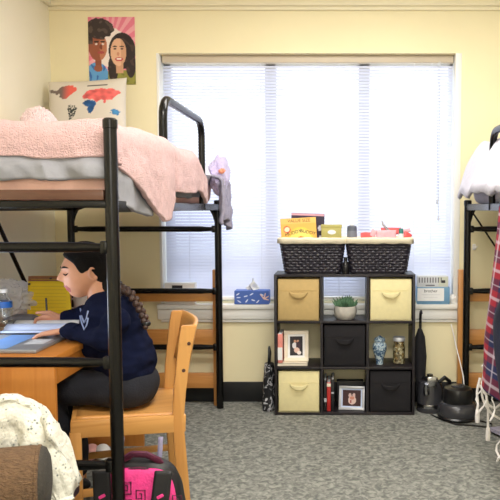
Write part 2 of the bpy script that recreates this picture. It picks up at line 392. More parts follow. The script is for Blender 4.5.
# ------------------------------------------------------------------ loft beds
YN, YE = 2.32, 4.345                     # near and far end frames
def loft_bed(xi, side, label, guard, rung_r=.018):
    """xi: x of the posts on the aisle side; side: -1 bed runs to the left wall, +1 to the right wall"""
    xo = xi + side * .94
    t = thing('loft_bed', label, 'loft bed', ((xi + xo) / 2, (YN + YE) / 2, 0), 0, 'black metal loft beds')
    for y, top in ((YN, 1.597), (YE, 1.345)):
        for x in (xi, xo):
            mb = MB().tube([(x, y, 0), (x, y, top)], .0225, 16)
            mb.lathe([(.0225, 0), (.025, .002), (.025, .03), (.018, .036), (0, .037)], (x, y, top - .03), 16)
            if y == YN: mb.tube([(x, y, 0), (x, y, .02)], .027, 12)
            part('post', mb, 'black_metal', t)
        for z in (1.166, .767, .402):
            xa, xb = min(xi, xo), max(xi, xo)
            mb = MB().tube([(xa, y, z), (xa + .05, y, z), (xa + .12, y, z), (xb - .12, y, z), (xb - .05, y, z), (xb, y, z)], [.012, .014, rung_r, rung_r, .014, .012], 12)
            for x, s in ((xa, 1), (xb, -1)): mb.box(x + s * .015, x + s * .04, y - .016, y + .016, z - .022, z + .022, .005)
            part('rung', mb, 'black_metal', t)
        part('end_rail', MB().box(min(xi, xo), max(xi, xo), y - .016, y + .016, 1.30, 1.325, .004), 'black_metal', t)
    for x in (xi, xo):
        part('side_rail', MB().box(x - .014, x + .014, YN + .02, YE - .02, 1.285, 1.325, .004), 'black_metal', t)
    a, b_ = min(xi, xo) + .024, max(xi, xo) - .024
    part('end_board', MB().box(a, b_, YN - .012, YN + .010, 1.327, 1.362, .003), 'redwood_x', t, label='reddish wooden board across the near end')
    cx = (xi + xo) / 2 - .12
    part('latch', MB().box(cx - .2, cx - .14, YN - .02, YN - .012, 1.322, 1.33, .002), 'brass', t, label='brass latch plate')
    part('deck', MB().box(a, b_, YN + .03, YE - .03, 1.30, 1.325), 'pale_lilac', t, smooth=False)
    for x, y, sx in ((xo, YE, -side), (xi, YE, side)):
        mb = MB(); s2 = sx
        mb.bm.faces.new([mb.bm.verts.new((x + s2 * a1, y, z1)) for a1, z1 in ((.02, 1.30), (.09, 1.30), (.05, 1.285), (.033, 1.25), (.022, 1.21))])
        part('gusset', mb, 'black_metal', t, solid=.006)
    # guard loop on the aisle side
    g0, g1, zt = guard; xg = xi
    pts = [(xg, g0, 1.29), (xg, g0, zt - .10)]
    for k in range(7): A = PI / 2 * k / 6; pts.append((xg, g0 + .09 - .09 * math.cos(A), zt - .09 + .09 * math.sin(A)))
    for k in range(7): A = PI / 2 * k / 6; pts.append((xg, g1 - .09 + .09 * math.sin(A), zt - .09 + .09 * math.cos(A)))
    pts += [(xg, g1, zt - .10), (xg, g1, 1.29)]
    part('guard_rail', MB().tube(pts, .019, 14, up=(1, 0, 0)), 'black_metal', t)
    return t, xo
bedL, xoL = loft_bed(-.774, -1, 'black metal loft bed on the left, over the desk and seated student', (3.02, 3.86, 1.785))
part('brace', MB().tube([(xoL + .03, 3.30, 1.29), (xoL + .03, 4.29, .10)], .011, 10), 'black_metal', bedL)
bedR, xoR = loft_bed(.822, 1, 'black metal loft bed on the right, with tartan cloth hanging off its side', (2.72, 3.66, 1.705))
part('brace', MB().tube([(.86, YE + .03, 1.27), (1.66, YE + .03, .10)], .006, 8), 'black_metal', bedR)

# wooden bed ends behind the far frames
def wooden_end(x0, x1, label):
    t = thing('wooden_bed_end', label, 'bed end', ((x0 + x1) / 2, 4.42, 0), 0, 'wooden bed ends under the loft beds')
    for x in (x0, x1): part('post', MB().box(x - .024, x + .024, 4.392, 4.44, 0, .90, .005), 'oak_z', t)
    for z0, z1 in ((.69, .765), (.395, .505), (.115, .215)): part('rail', MB().box(x0 + .024, x1 - .024, 4.404, 4.43, z0, z1, .004), 'oak_x', t)
wooden_end(-1.66, -.80, 'honey oak slatted bed end standing behind the seated student')
wooden_end(.803, 1.69, 'honey oak slatted bed end standing behind the tartan cloth')

# ------------------------------------------------------------------ left bedding
def mattress(x0, x1, m, label):
    mb = MB().box(x0, x1, YN + .05, YE - .04, 1.325, 1.47, .045, seg=4)
    bmesh.ops.subdivide_edges(mb.bm, edges=[e for e in mb.bm.edges if e.calc_length() > .3], cuts=24, use_grid_fill=True)
    mb.noise(.012, 9); return single('mattress', mb, m, label, 'mattress', 'loft bed mattresses')
mattress(-1.69, -.80, 'peach_sheet', 'mattress in a peach fitted sheet under pink and grey covers on left loft')

def drape(x0, x1, y0, y1, top, r, near_drop, right_drop, side_x, ns, nt_, fold=0., rough=(0, 1), yend_drop=0, seed=0, lam=36):
    """cloth lying over a bed: falls at the near end (y0) and on the right side. top, right_drop, side_x are functions of y"""
    def f(s, t):
        # t: near overhang + flat
        Lt = near_drop + (y1 - y0); q = t * Lt
        if q < near_drop: y = y0; dn = near_drop - q
        else: y = y0 + q - near_drop; dn = 0
        yy = y0 + max(0, q - near_drop)
        rd = right_drop(yy); xe = side_x(yy); Ls = (xe - x0) + rd; p = s * Ls
        if p > xe - x0: x = xe; dr = p - (xe - x0)
        else: x = x0 + p; dr = 0
        # rounded shoulders
        ex = max(0, r - (xe - x)); ey = max(0, r - (y - y0))
        rx = r - math.sqrt(max(0, r * r - ex * ex)); ry = r - math.sqrt(max(0, r * r - ey * ey))
        dx = dr + (rx if dr == 0 else r * (1 - min(1, dr / r) * 0)); dy = dn + (ry if dn == 0 else r)
        d = (dx ** 5 + dy ** 5) ** .2 if dx > 0 and dy > 0 else dx + dy
        z = top(yy) - d
        h = sm(.0, .10, dn); hx = sm(0, .1, dr)
        y -= h * fold * (1 + math.sin(x * lam + 2 * math.sin(x * 9 + seed))) ; x += hx * fold * (1 + math.sin(y * lam + seed))
        n = noise.noise(Vector((x * rough[1], y * rough[1], z * rough[1] + seed)))
        z += rough[0] * n; y -= .5 * rough[0] * n * sm(0, .03, dn)
        return (x, y, z)
    return MB().grid(f, ns, nt_)
# grey comforter: falls a little way over the near end and down the aisle side
mb = drape(-1.69, -.78, YN + .036, 4.0, lambda y: 1.555, .07, .088, lambda y: lerp_tab([(2.3, .13), (2.5, .20), (2.68, .215), (2.95, .14), (4, .12)], y), lambda y: -.775 + .02 * sm(2.4, 2.6, y) - .03 * sm(2.9, 3.0, y), 150, 170, .010, (.014, 8), seed=3, lam=30)
for v in mb.bm.verts:
    p = v.co
    if p.y < YN + .10:
        q = sm(1.475, 1.44, p.z); rg = 1 - 2 * abs(noise.noise(Vector((p.x * 11 + p.z * 9, p.z * 4, 2))))
        v.co.y -= q * (.016 * rg + .012 * math.sin(PI * min(1, max(0, (p.z - 1.38) / .14)))); v.co.z += .012 * q * noise.noise(Vector((p.x * 7, 0, 5)))
mb.noise(.007, 14)
single('comforter', mb, 'grey_comforter', 'grey quilted comforter hanging below the pink sherpa blanket on the left loft', 'comforter', solid=.02, off=-1)
mb = drape(-1.69, -.76, YN + .028, 3.76, lambda y: 1.607 - .09 * sm(3.5, 3.76, y) + .012 * math.sin(y * 9) * sm(3.0, 3.2, y), .085, .045,
           lambda y: lerp_tab([(2.3, .045), (2.45, .11), (2.62, .20), (2.76, .275), (2.86, .26), (2.97, .19), (3.04, .15), (3.70, .13), (3.76, .05)], y),
           lambda y: -.765 + .055 * sm(2.35, 2.75, y) - .09 * sm(2.96, 3.01, y) + .065 * sm(3.05, 3.12, y) + .012 * sm(3.1, 3.3, y), 170, 260, .006, (.012, 8), seed=9, lam=22)
mb.noise(.004, 28)
single('blanket', mb, 'pink_sherpa', 'pink fluffy sherpa blanket spread over the left loft bed', 'blanket', solid=.018, off=-1)

# far end of the left bed: pillow, lavender plush, hanging cloth
def frame_from(c, rx=0, ry=0, rz=0): return Matrix.Translation(c) @ Matrix.Rotation(rz, 4, 'Z') @ Matrix.Rotation(ry, 4, 'Y') @ Matrix.Rotation(rx, 4, 'X')
mb = MB().pillow(.62, .40, .18, frame_from((-1.06, 4.10, 1.52), 0, math.radians(6), .1), 26, wr=.03)
single('pillow', mb, 'pale_lilac', 'pale lilac pillow at the window end of the left loft bed', 'pillow', 'pillows on the left loft bed')
mb = MB()
def hang(u, v):
    y = 4.06 + .30 * u; z = 1.53 - .33 * v * (1 - .12 * math.sin(u * 5)); x = -.80 + .085 * sm(0, .22, v) + .014 * math.sin(u * 22 + 3 * v) + .02 * v
    x -= .12 * (1 - sm(0, .15, v)); return (x, y, z)
mb.grid(hang, 30, 30).noise(.012, 16)
single('fleece_throw', mb, 'mauve_grey', 'mauve grey fleece hanging over the window corner of the left loft bed', 'throw', solid=.016)
mb = MB().ell((-.735, 4.22, 1.50), (.062, .15, .115), 5, lambda d: 1 + .20 * noise.noise(d * 1.7) + .09 * noise.noise(d * 4) + .05 * noise.noise(d * 17))
ob = single('plush_cushion', mb, 'lavender_plush', 'lavender plush cushion slumped on top of mauve grey fleece', 'cushion')
mb = MB().ell(P(222, 171, 4.08), (.020, .016, .015), 3, lambda d: 1 + .5 * noise.noise(d * 2))
part('patch', mb, mat('coral', rgb(232, 150, 120), .9).name, ob, label='coral orange patch')

# map cushion
CONT = {
 'na': ([(.04, .78), (.16, .74), (.22, .83), (.33, .85), (.41, .80), (.40, .70), (.33, .62), (.28, .54), (.22, .56), (.17, .66), (.07, .70)], None),
 'sa': ([(.29, .41), (.36, .42), (.42, .34), (.40, .24), (.35, .14), (.32, .13), (.31, .26)], rgb(52, 60, 58)),
 'af': ([(.50, .46), (.53, .50), (.62, .50), (.66, .42), (.63, .32), (.59, .22), (.56, .25), (.55, .36), (.50, .40)], rgb(40, 86, 140)),
 'eu': ([(.48, .55), (.53, .68), (.58, .72), (.72, .74), (.88, .72), (.96, .64), (.90, .57), (.86, .48), (.80, .50), (.77, .42), (.72, .50), (.66, .44), (.62, .52), (.55, .52)], rgb(226, 104, 100)),
 'au': ([(.84, .28), (.90, .32), (.96, .26), (.93, .18), (.86, .20)], rgb(66, 128, 176))}
def inpoly(u, v, poly):
    c = False; n = len(poly)
    for i in range(n):
        (x1, y1), (x2, y2) = poly[i], poly[i - 1]
        if (y1 > v) != (y2 > v) and u < (x2 - x1) * (v - y1) / (y2 - y1) + x1: c = not c
    return c
def mapcol(u, v):
    base = rgb(216, 208, 194)
    if u < 0: return base
    if u >= 0: v = (v - .36) / .645
    w = .025 * noise.noise(Vector((u * 24, v * 24, 1)))
    for k, (poly, col) in CONT.items():
        if inpoly(u + w, v + w * .8, poly):
            if k == 'na':
                q = sm(.2, .34, u); a, b_ = rgb(112, 98, 92), rgb(228, 100, 86)
                return tuple(x + (y - x) * q for x, y in zip(a, b_))
            if k == 'sa' and noise.noise(Vector((u * 60, v * 60, 4))) > .15: return base
            return tuple(min(1, c * (1 + .5 * noise.noise(Vector((u * 14, v * 14, 7))))) for c in col)
    if .54 < u < .80 and .80 < v < .825 and noise.noise(Vector((u * 110, 0, 2))) > -.05: return rgb(90, 80, 76)
    return base
Mp = Matrix.Translation(P(88, 118, 4.33)) @ Matrix.Rotation(math.radians(-3), 4, 'Y') @ Matrix.Rotation(math.radians(80), 4, 'X')
mb = MB().pillow(.50, .50, .15, Mp, 110, mapcol, pinch=.05)
single('map_cushion', mb, 'print_cloth', 'cream square cushion printed with a watercolour world map', 'cushion')
def tuft(d): return 1 + .06 * noise.noise(d * 5) + .16 * abs(noise.noise(d * 17)) + .10 * abs(noise.noise(d * 37))
mb = MB().ell(P(39, 129, 3.9), (.095, .10, .115), 6, tuft)
single('fluffy_cushion', mb, 'fluffy_pink', 'small round fluffy pale pink cushion in front of map cushion', 'cushion')

# poster on the wall
def poster(u, v):
    n = noise.noise(Vector((u * 9, v * 13, 3))); r = math.atan2(v - .55, u - .45)
    d = math.hypot(u - .45, (v - .55) * 1.45)
    c = rgb(232, 128, 150) if math.sin(r * 22) > -.1 else rgb(240, 168, 178)
    if d < .42 + .06 * n: c = rgb(240, 226, 218)
    # left figure
    if inel(u, v, .17, .10, .26, .23): c = rgb(96, 160, 214) if noise.noise(Vector((u * 14, v * 9, 0))) < .25 else rgb(52, 104, 176)
    if .14 < u < .27 and .2 < v < .42: c = rgb(140, 78, 56)
    if inel(u, v, .20, .24, .09, .05): c = rgb(150, 86, 62)
    if inel(u, v, .20, .56, .20, .21): c = rgb(150, 84, 58) if u < .26 + .1 * n else rgb(190, 122, 88)
    if inel(u, v, .24 + .05 * n, .83, .30, .155 + .03 * n) or (u < .09 and .6 < v < .85): c = rgb(54, 42, 40) if n < .2 else rgb(84, 70, 62)
    for e in (.17, .31):
        if inel(u, v, e, .635, .055, .012): c = rgb(40, 26, 22)
        if inel(u, v, e, .60, .03, .013): c = rgb(232, 224, 214)
    if inel(u, v, .27, .56, .03, .04): c = rgb(120, 62, 44)
    if inel(u, v, .27, .475, .075, .02): c = rgb(172, 72, 70)
    # right figure
    if v < .21 and u > .40 + .2 * max(0, v - .14): c = rgb(142, 140, 62) if n < .2 else rgb(116, 116, 48)
    if inel(u, v, .72, .50, .29, .27) or inel(u, v, .52, .24, .11, .2) or inel(u, v, .90, .30, .11, .2): c = rgb(44, 32, 32) if n < .25 else rgb(70, 50, 46)
    if .58 < u < .74 and .17 < v < .36: c = rgb(206, 156, 122)
    if inel(u, v, .64, .48, .17, .205): c = rgb(226, 180, 146) if u < .7 else rgb(208, 158, 124)
    for e in (.565, .715):
        if inel(u, v, e, .565, .05, .01): c = rgb(50, 32, 28)
        if inel(u, v, e, .53, .03, .014): c = rgb(60, 40, 34)
    if inel(u, v, .63, .455, .028, .03): c = rgb(204, 140, 110)
    if inel(u, v, .65, .375, .085, .03): c = rgb(190, 70, 76)
    if inel(u, v, .65, .38, .06, .012): c = rgb(244, 238, 232)
    return c
p0, p1 = P(89.5, 84.5, YB - .004), P(134.5, 17, YB - .004)
def pst(u, v): return (p0.x + (p1.x - p0.x) * u, YB - .004, p0.z + (p1.z - p0.z) * v)
mb = MB().grid(pst, 90, 134, poster)
single('poster', mb, 'painted', 'painted caricature poster of a smiling couple, pink background', 'poster', solid=.002)

# ------------------------------------------------------------------ cube shelf
SX0, SX1, SY0, SY1, SZ = -.404, .475, 4.19, 4.45, .889
th = .016; cw = (SX1 - SX0 - 4 * th) / 3; ch = (SZ - 4 * th) / 3
sh = thing('cube_shelf', 'dark espresso nine cube shelf below the window', 'shelf', ((SX0 + SX1) / 2, (SY0 + SY1) / 2, 0))
for i in range(4):
    x = SX0 + i * (cw + th)
    if i in (0, 3): part('side_panel', MB().box(x, x + th, SY0, SY1, 0, SZ, .0015), 'espresso', sh)
    else:
        for j in range(3):
            z = th + j * (ch + th); part('divider', MB().box(x, x + th, SY0 + .003, SY1, z, z + ch), 'espresso', sh)
    z = i * (ch + th)
    part('shelf_board', MB().box(SX0 + th, SX1 - th, SY0 + .001, SY1, z, z + th, .0015), 'espresso', sh)
def cell(i, j): return SX0 + th + i * (cw + th), th + j * (ch + th)       # lower left inner corner; j counts from the floor
def fabric_bin(i, j, m, label, tilt=0):
    x, z = cell(i, j); w, h = cw - .012, ch - .014; d = .21; cx = x + cw / 2
    t = thing('fabric_bin', label, 'storage bin', (cx, SY0 + .012 + d / 2, z + .0005), 0, 'fabric bins in the cube shelf')
    mb = MB(); q = .006
    mb.box(-w / 2, w / 2, -d / 2, -d / 2 + q, 0, h, .002).box(-w / 2, w / 2, d / 2 - q, d / 2, 0, h, .002)
    mb.box(-w / 2, -w / 2 + q, -d / 2, d / 2, 0, h, .002).box(w / 2 - q, w / 2, -d / 2, d / 2, 0, h, .002).box(-w / 2, w / 2, -d / 2, d / 2, 0, q)
    part('body', mb, m, t, local=True)
    hz = h * .68; pts = []
    mb = MB()
    def strap(u, v):
        a = (u - .5) * 2; return (a * .056, -d / 2 - .004 - .015 * (1 - a * a), hz - .020 * (1 - abs(a) ** 3) + (v - .5) * .026 * (1.15 - .75 * a * a))
    mb.grid(strap, 16, 4)
    part('handle', mb, m, t, local=True, solid=.004)
    mb = MB().tube([(-w / 2 + .012, -d / 2 - .001, hz + .012), (w / 2 - .012, -d / 2 - .001, hz + .012)], .0016, 6)
    part('seam', mb, m, t, local=True)
    return t
fabric_bin(0, 2, 'tan_bin', 'tan fabric bin in the top left cube of shelf')
fabric_bin(2, 2, 'cream_bin', 'cream fabric bin in the top right cube, right of the plant')
fabric_bin(1, 1, 'black_bin', 'black fabric bin in the centre cube, under the succulent')
fabric_bin(0, 0, 'cream_bin', 'cream fabric bin in the bottom left cube of shelf')
fabric_bin(2, 0, 'black_bin', 'black fabric bin in the bottom right cube of shelf')

# succulent
x, z = cell(1, 2); pc = Vector((x + cw / 2 + .005, SY0 + .095, z))
t = thing('potted_succulent', 'green spiky succulent in a round grey pot, top middle cube', 'plant', pc)
part('pot', MB().lathe([(0, 0), (.052, 0), (.068, .018), (.073, .05), (.068, .082), (.062, .082), (.062, .07), (0, .07)], seg=32), 'concrete', t, local=True)
part('soil', MB().lathe([(0, .074), (.06, .073), (.06, .07)], seg=24), 'soil', t, local=True)
mb = MB()
for k in range(64):
    a = k * 2.4; e = .55 + .95 * (k / 64); bx = Vector((math.cos(a), math.sin(a), 0)) * (.044 * (1 - k / 76)); L = .034 + .034 * random.random()
    d = Vector((math.cos(a) * math.cos(e), math.sin(a) * math.cos(e), math.sin(e)))
    p = bx + Vector((0, 0, .074)); bend = Vector((0, 0, .012))
    mb.tube([p, p + d * L * .35, p + d * L * .7 + bend * .5, p + d * L + bend], [.006, .0095, .007, .0008], 6, flat=.5)
part('leaves', mb, 'succulent', t, local=True)

# picture frames, books, jars
def photo_frame(name, loc, w, h, border, m, matm, colfn, label, rz=0, lean=10, dep=.014):
    t = thing(name, label, 'photo frame', loc, rz, 'framed photos in the cube shelf')
    R = Matrix.Rotation(math.radians(-lean), 4, 'X'); mb = MB()
    for a in ((-w / 2, w / 2, 0, border), (-w / 2, w / 2, h - border, h), (-w / 2, -w / 2 + border, border, h - border), (w / 2 - border, w / 2, border, h - border)):
        mb.box(a[0], a[1], -dep / 2, dep / 2, a[2], a[3], .002, M=R)
    part('frame', mb, m, t, local=True)
    mb = MB().box(-w / 2 + border, w / 2 - border, 0, .004, border, h - border, M=R); part('mat', mb, matm, t, local=True)
    b2 = border * 1.55; iw, ih = w - 2 * b2, h - 2 * b2
    mb = MB().grid(lambda u, v: R @ Vector((-iw / 2 + iw * u, -.001, b2 + ih * v)), 40, 56, colfn); part('photo', mb, 'painted', t, local=True)
    q0 = R @ Vector((0, dep / 2 + .003, h * .62)); mb = MB().tube([q0, Vector((0, q0.y + h * .22, .006))], .011, 8, flat=.25)
    part('easel_back', mb, 'black_cover', t, local=True)
def couple(u, v):
    c = rgb(38, 32, 40)
    if inel(u, v, .36, .78, .15, .12): c = rgb(54, 34, 32)
    if inel(u, v, .62, .80, .15, .12): c = rgb(44, 30, 32)
    if inel(u, v, .40, .74, .10, .08) or inel(u, v, .62, .74, .10, .08): c = rgb(206, 152, 128)
    if inel(u, v, .36, .52, .18, .16): c = rgb(232, 228, 232)
    if inel(u, v, .66, .52, .18, .20): c = rgb(66, 40, 56)
    if inel(u, v, .54, .28, .22, .14): c = rgb(226, 190, 176)
    if inel(u, v, .72, .14, .16, .10): c = rgb(236, 226, 222)
    return c
def costume(u, v):
    c = rgb(58, 24, 26)
    if inel(u, v, .52, .36, .22, .26): c = rgb(214, 186, 178)
    if inel(u, v, .40, .66, .08, .15) or inel(u, v, .62, .66, .08, .15): c = rgb(206, 176, 170)
    if inel(u, v, .52, .50, .13, .10): c = rgb(196, 128, 108)
    if inel(u, v, .45, .28, .05, .10): c = rgb(150, 40, 44)
    return c
x, z = cell(0, 1)
mb_books = [('pink_cover', .162, .024), ]
bk = thing('book', 'pink and white spined book standing at left of the white photo frame', 'book', (x + .018, SY0 + .095, z + .020), 0, 'books in the cube shelf')
part('cover', MB().box(-.0145, .0145, -.075, .075, .0005, .185, .002), 'pink_cover', bk, local=True)
part('pages', MB().box(-.0115, .0115, -.0735, .077, .003, .187), 'paper_white', bk, local=True)
part('spine_label', MB().box(-.0147, .0147, -.0757, -.074, .02, .10), 'paper_white', bk, local=True, label='white lower half of the spine')
def flat_book(cx, cy, z, w, d, h, m, label, rz=0):
    t = thing('book', label, 'book', (cx, cy, z), rz, 'books in the cube shelf')
    mb = MB().box(-w / 2, w / 2, -d / 2, d / 2, 0, .0025).box(-w / 2, w / 2, -d / 2, d / 2, h - .0025, h).box(-w / 2, w / 2, -d / 2, -d / 2 + .0025, 0, h)
    part('cover', mb, m, t, local=True); part('pages', MB().box(-w / 2 + .003, w / 2 - .003, -d / 2 + .003, d / 2 - .003, .0026, h - .0026), 'paper_white', t, local=True)
flat_book(x + .096, SY0 + .095, z + .0005, .186, .15, .019, 'cream_frame', 'white book lying flat under the white photo frame')
photo_frame('photo_frame', (x + .117, SY0 + .065, z + .0215), .155, .195, .024, 'cream_frame', 'paper_white', couple, 'cream framed photo of two people, left middle cube of shelf', .06, 9)
x, z = cell(2, 1)
t = thing('ginger_jar', 'blue and white china jar beside glass jar on the shelf', 'jar', (x + .072, SY0 + .09, z))
part('body', MB().lathe([(0, 0), (.023, 0), (.024, .006), (.022, .016), (.031, .048), (.044, .09), (.046, .112), (.042, .13), (.032, .143), (.028, .147), (0, .147)], seg=32), 'china', t, local=True)
part('lid', MB().lathe([(.036, .146), (.037, .158), (.03, .169), (.014, .175), (.008, .182), (0, .185)], seg=28), 'china', t, local=True)
t = thing('glass_jar', 'tall glass jar filled with small tokens beside the china jar', 'jar', (x + .196, SY0 + .09, z))
part('glass', MB().lathe([(0, 0), (.036, 0), (.04, .006), (.04, .11), (.035, .132), (.036, .148), (.033, .148), (.033, .132), (.037, .108), (.037, .006), (0, .004)], seg=30), 'jar_glass', t, local=True)
part('contents', MB().lathe([(0, .006), (.036, .007), (.036, .106), (.0325, .13), (.0325, .146), (0, .147)], seg=26), 'tokens', t, local=True)
part('lid', MB().lathe([(.036, .149), (.039, .152), (.039, .17), (.036, .174), (0, .174)], seg=28), 'silver_frame', t, local=True)
x, z = cell(1, 0)
def book(cx, w, h, m, label, band=None, d=.17, y0=.03):
    t = thing('book', label, 'book', (cx, SY0 + y0 + d / 2, z), 0, 'books in the cube shelf')
    part('cover', MB().box(-w / 2, w / 2, -d / 2, d / 2, .0005, h, .002), m, t, local=True)
    part('pages', MB().box(-w / 2 + .003, w / 2 - .003, -d / 2 + .003, d / 2 + .002, .003, h + .0015), 'paper_white', t, local=True)
    if band: part('spine_label', MB().box(-w / 2 - .0002, w / 2 + .0002, -d / 2 - .0008, -d / 2 + .002, h * band[0], h * band[1]), band[2], t, local=True)
book(x + .014, .016, .20, 'black_cover', 'thin black book at the left of red book, bottom middle cube', (.3, .42, 'silver_frame'))
book(x + .036, .024, .185, 'red_cover', 'red book standing between black ones, bottom middle cube', (.86, .97, 'cream_frame'))
book(x + .060, .018, .205, 'black_cover', 'black book standing at the right of the red book', (.55, .6, 'silver_frame'))
photo_frame('photo_frame', (x + .180, SY0 + .055, z + .001), .165, .15, .016, 'silver_frame', 'paper_blue', costume, 'silver framed photo with red backdrop, bottom middle cube of shelf', -.12, 12)
mb = MB().box(x + .085, x + cw - .012, SY0 + .15, SY0 + .2, z + .001, z + .165, .004)
single('storage_box', mb, 'black_cover', 'black box standing behind the silver photo frame', 'box')

# ------------------------------------------------------------------ baskets on the shelf
def basket(cx, label, seed):
    wb, wt, d0, d1, h = .348, .408, .17, .215, .222
    cy = SY0 + .112; t = thing('wicker_basket', label, 'basket', (cx, cy, SZ), 0, 'wicker baskets on the shelf')
    def loop(w, d, n=100, r=.03):
        pts = []; hw, hd = w / 2 - r, d / 2 - r; per = []
        for (sx, sy, a0) in ((1, -1, -PI / 2), (1, 1, 0), (-1, 1, PI / 2), (-1, -1, PI)):
            for k in range(6): a = a0 + PI / 2 * k / 5; per.append(Vector((sx * hw + r * math.cos(a), sy * hd + r * math.sin(a), 0)))
        per.append(per[0]); L = [0]
        for a, b_ in zip(per, per[1:]): L.append(L[-1] + (b_ - a).length)
        for k in range(n):
            q = L[-1] * k / n; i = max(j for j in range(len(L)) if L[j] <= q + 1e-9); i = min(i, len(per) - 2)
            pts.append(per[i].lerp(per[i + 1], (q - L[i]) / max(1e-9, L[i + 1] - L[i])))
        return pts
    mb = MB(); rows = 12
    for rI in range(rows):
        f = (rI + .5) / rows; pts = loop(wb + (wt - wb) * f, d0 + (d1 - d0) * f, 144)
        o = []
        for k, p in enumerate(pts):
            nrm = Vector((p.x / (wt / 2) ** 2, p.y / (d1 / 2) ** 2, 0)).normalized() if False else Vector((p.x, p.y * 2, 0)).normalized()
            ph = (k * 2 * PI / 6) + (PI if rI % 2 else 0)
            o.append(p + nrm * (.0035 * math.sin(ph)) + Vector((0, 0, .008 + (h - .016) * f)))
        mb.tube(o, .0085, 6, closed=True, up=(0, 0, 1), flat=.45)
    part('weave', mb, 'wicker', t, local=True)
    mb = MB(); a = loop(wb - .014, d0 - .014, 60); b2 = loop(wt - .014, d1 - .014, 60)
    V0 = [mb.bm.verts.new(p + Vector((0, 0, .002))) for p in a]; V1 = [mb.bm.verts.new(p + Vector((0, 0, h - .004))) for p in b2]
    for k in range(60): mb.bm.faces.new((V0[k], V0[(k + 1) % 60], V1[(k + 1) % 60], V1[k]))
    mb.bm.faces.new(list(reversed(V0)))
    part('shell', mb, 'wicker', t, local=True, solid=.004)
    # cream liner folded over the rim
    prof = [(-.012, -.05), (-.008, -.004), (.004, .006), (.013, 0), (.016, -.03)]
    mb = MB(); R = []
    for off, dz in prof:
        L = loop(wt + 2 * off, d1 + 2 * off, 90, max(.012, .03 + off))
        R.append([mb.bm.verts.new(p + Vector((0, 0, h + dz + (.004 * noise.noise(Vector((p.x * 18 + seed, p.y * 18, dz * 40))))))) for p in L])
    for A, B in zip(R, R[1:]):
        for k in range(90): mb.bm.faces.new((A[k], A[(k + 1) % 90], B[(k + 1) % 90], B[k]))
    part('liner', mb, 'liner', t, local=True, solid=.003)
    # folded towel filling so that the things inside rest on something
    mb = MB().box(-wt / 2 + .03, wt / 2 - .03, -d1 / 2 + .025, d1 / 2 - .025, .01, h - .045, .02)
    part('lining_base', mb, 'liner', t, local=True)
    return cy
B1, B2 = -.165, .247
cyb = basket(B1, 'dark wicker basket on shelf, left one, holding the yellow box', 0)
basket(B2, 'dark wicker basket on shelf, right one, holding the snacks', 5)
zb = SZ + .222 - .045
# items in the baskets
def cereal(u, v):
    c = rgb(240, 186, 92)
    if v > .80: c = rgb(240, 198, 112)
    d = math.hypot((u - .55) * 1.7, v - .02)
    if d < .66: c = rgb(250, 206, 84)
    if d < .58: c = rgb(252, 226, 120)
    if d < .3: c = rgb(206, 122, 44)
    if inel(u, v, .17, .6, .10, .13): c = rgb(214, 70, 50)
    if inel(u, v, .17, .6, .075, .09): c = rgb(250, 230, 190)
    return c
bxc = P(299.5, 236, cyb - .05); W_, H_ = .222, .170
t = thing('snack_box', 'yellow orange snack box sticking up from left wicker basket', 'box', (bxc.x, cyb - .045, zb + .002), .02)
Rl = Matrix.Rotation(math.radians(-3), 4, 'Y')
part('carton', MB().box(-W_ / 2, W_ / 2, -.02, .02, 0, H_, .002, M=Rl), mat('carton_yellow', rgb(244, 180, 72), .5).name, t, local=True)
part('front_print', MB().grid(lambda u, v: Rl @ Vector((-W_ / 2 + .002 + (W_ - .004) * u, -.0206, .002 + (H_ - .004) * v)), 60, 44, cereal), 'painted', t, local=True)
part('lettering', text_mb('VALUE SIZE', .028, Rl @ Matrix.Translation((.005, -.0212, H_ - .017)) @ FACE_CAM, .0003), mat('carton_brown', rgb(150, 78, 40), .6).name, t, local=True)
part('lettering', text_mb('MUDDY', .029, Rl @ Matrix.Translation((-.035, -.0214, .079)) @ Matrix.Rotation(math.radians(-14), 4, 'Y') @ FACE_CAM, .0004), 'ink', t, local=True)
part('lettering', text_mb('BUDDY', .029, Rl @ Matrix.Translation((.057, -.0214, .079)) @ Matrix.Rotation(math.radians(14), 4, 'Y') @ FACE_CAM, .0004), 'ink', t, local=True)
def mag(u, v):
    c = rgb(48, 42, 66)
    if v > .93: c = rgb(206, 160, 178)
    if inel(u, v, .88, .55, .06, .09) or inel(u, v, .9, .25, .05, .07): c = rgb(206, 206, 220)
    return c
c0 = P(307, 236, cyb)
t = thing('magazine', 'dark purple magazine standing behind the yellow snack box', 'magazine', (c0.x, cyb + .005, zb + .002), -.03)
Rm = Matrix.Rotation(math.radians(2), 4, 'Y')
part('cover', MB().box(-.105, .105, -.006, .006, 0, .198, M=Rm), 'maroon', t, local=True)
part('cover_print', MB().grid(lambda u, v: Rm @ Vector((-.104 + .208 * u, -.0066, .196 * v)), 40, 40, mag), 'painted', t, local=True)
c0 = P(331.5, 237, cyb - .04)
t = thing('tissue_carton', 'olive green carton with a white oval in left wicker basket', 'box', (c0.x, cyb - .035, zb + .002), .0)
part('carton', MB().box(-.063, .063, -.035, .035, 0, .127, .004, M=Matrix.Translation((0, 0, 0))), 'olive_box', t, local=True)
part('lid', MB().box(-.066, .066, -.037, .037, .108, .129, .004), 'olive_box', t, local=True)
part('label', MB().lathe([(0, 0), (1, 0), (1, .001), (0, .001)], seg=28, M=Matrix.Translation((.002, -.0352, .082)) @ FACE_CAM @ Matrix.Diagonal((.026, .014, 1, 1))), 'paper_white', t, local=True, label='white oval label')
c0 = P(352, 237, cyb - .03)
t = thing('squeeze_bottle', 'small grey bottle with white cap in the right wicker basket', 'bottle', (c0.x, cyb - .03, zb + .002))
part('body', MB().lathe([(0, 0), (.028, 0), (.031, .008), (.031, .10), (.029, .118), (.014, .124), (0, .125)], seg=24), 'bottle_grey', t, local=True)
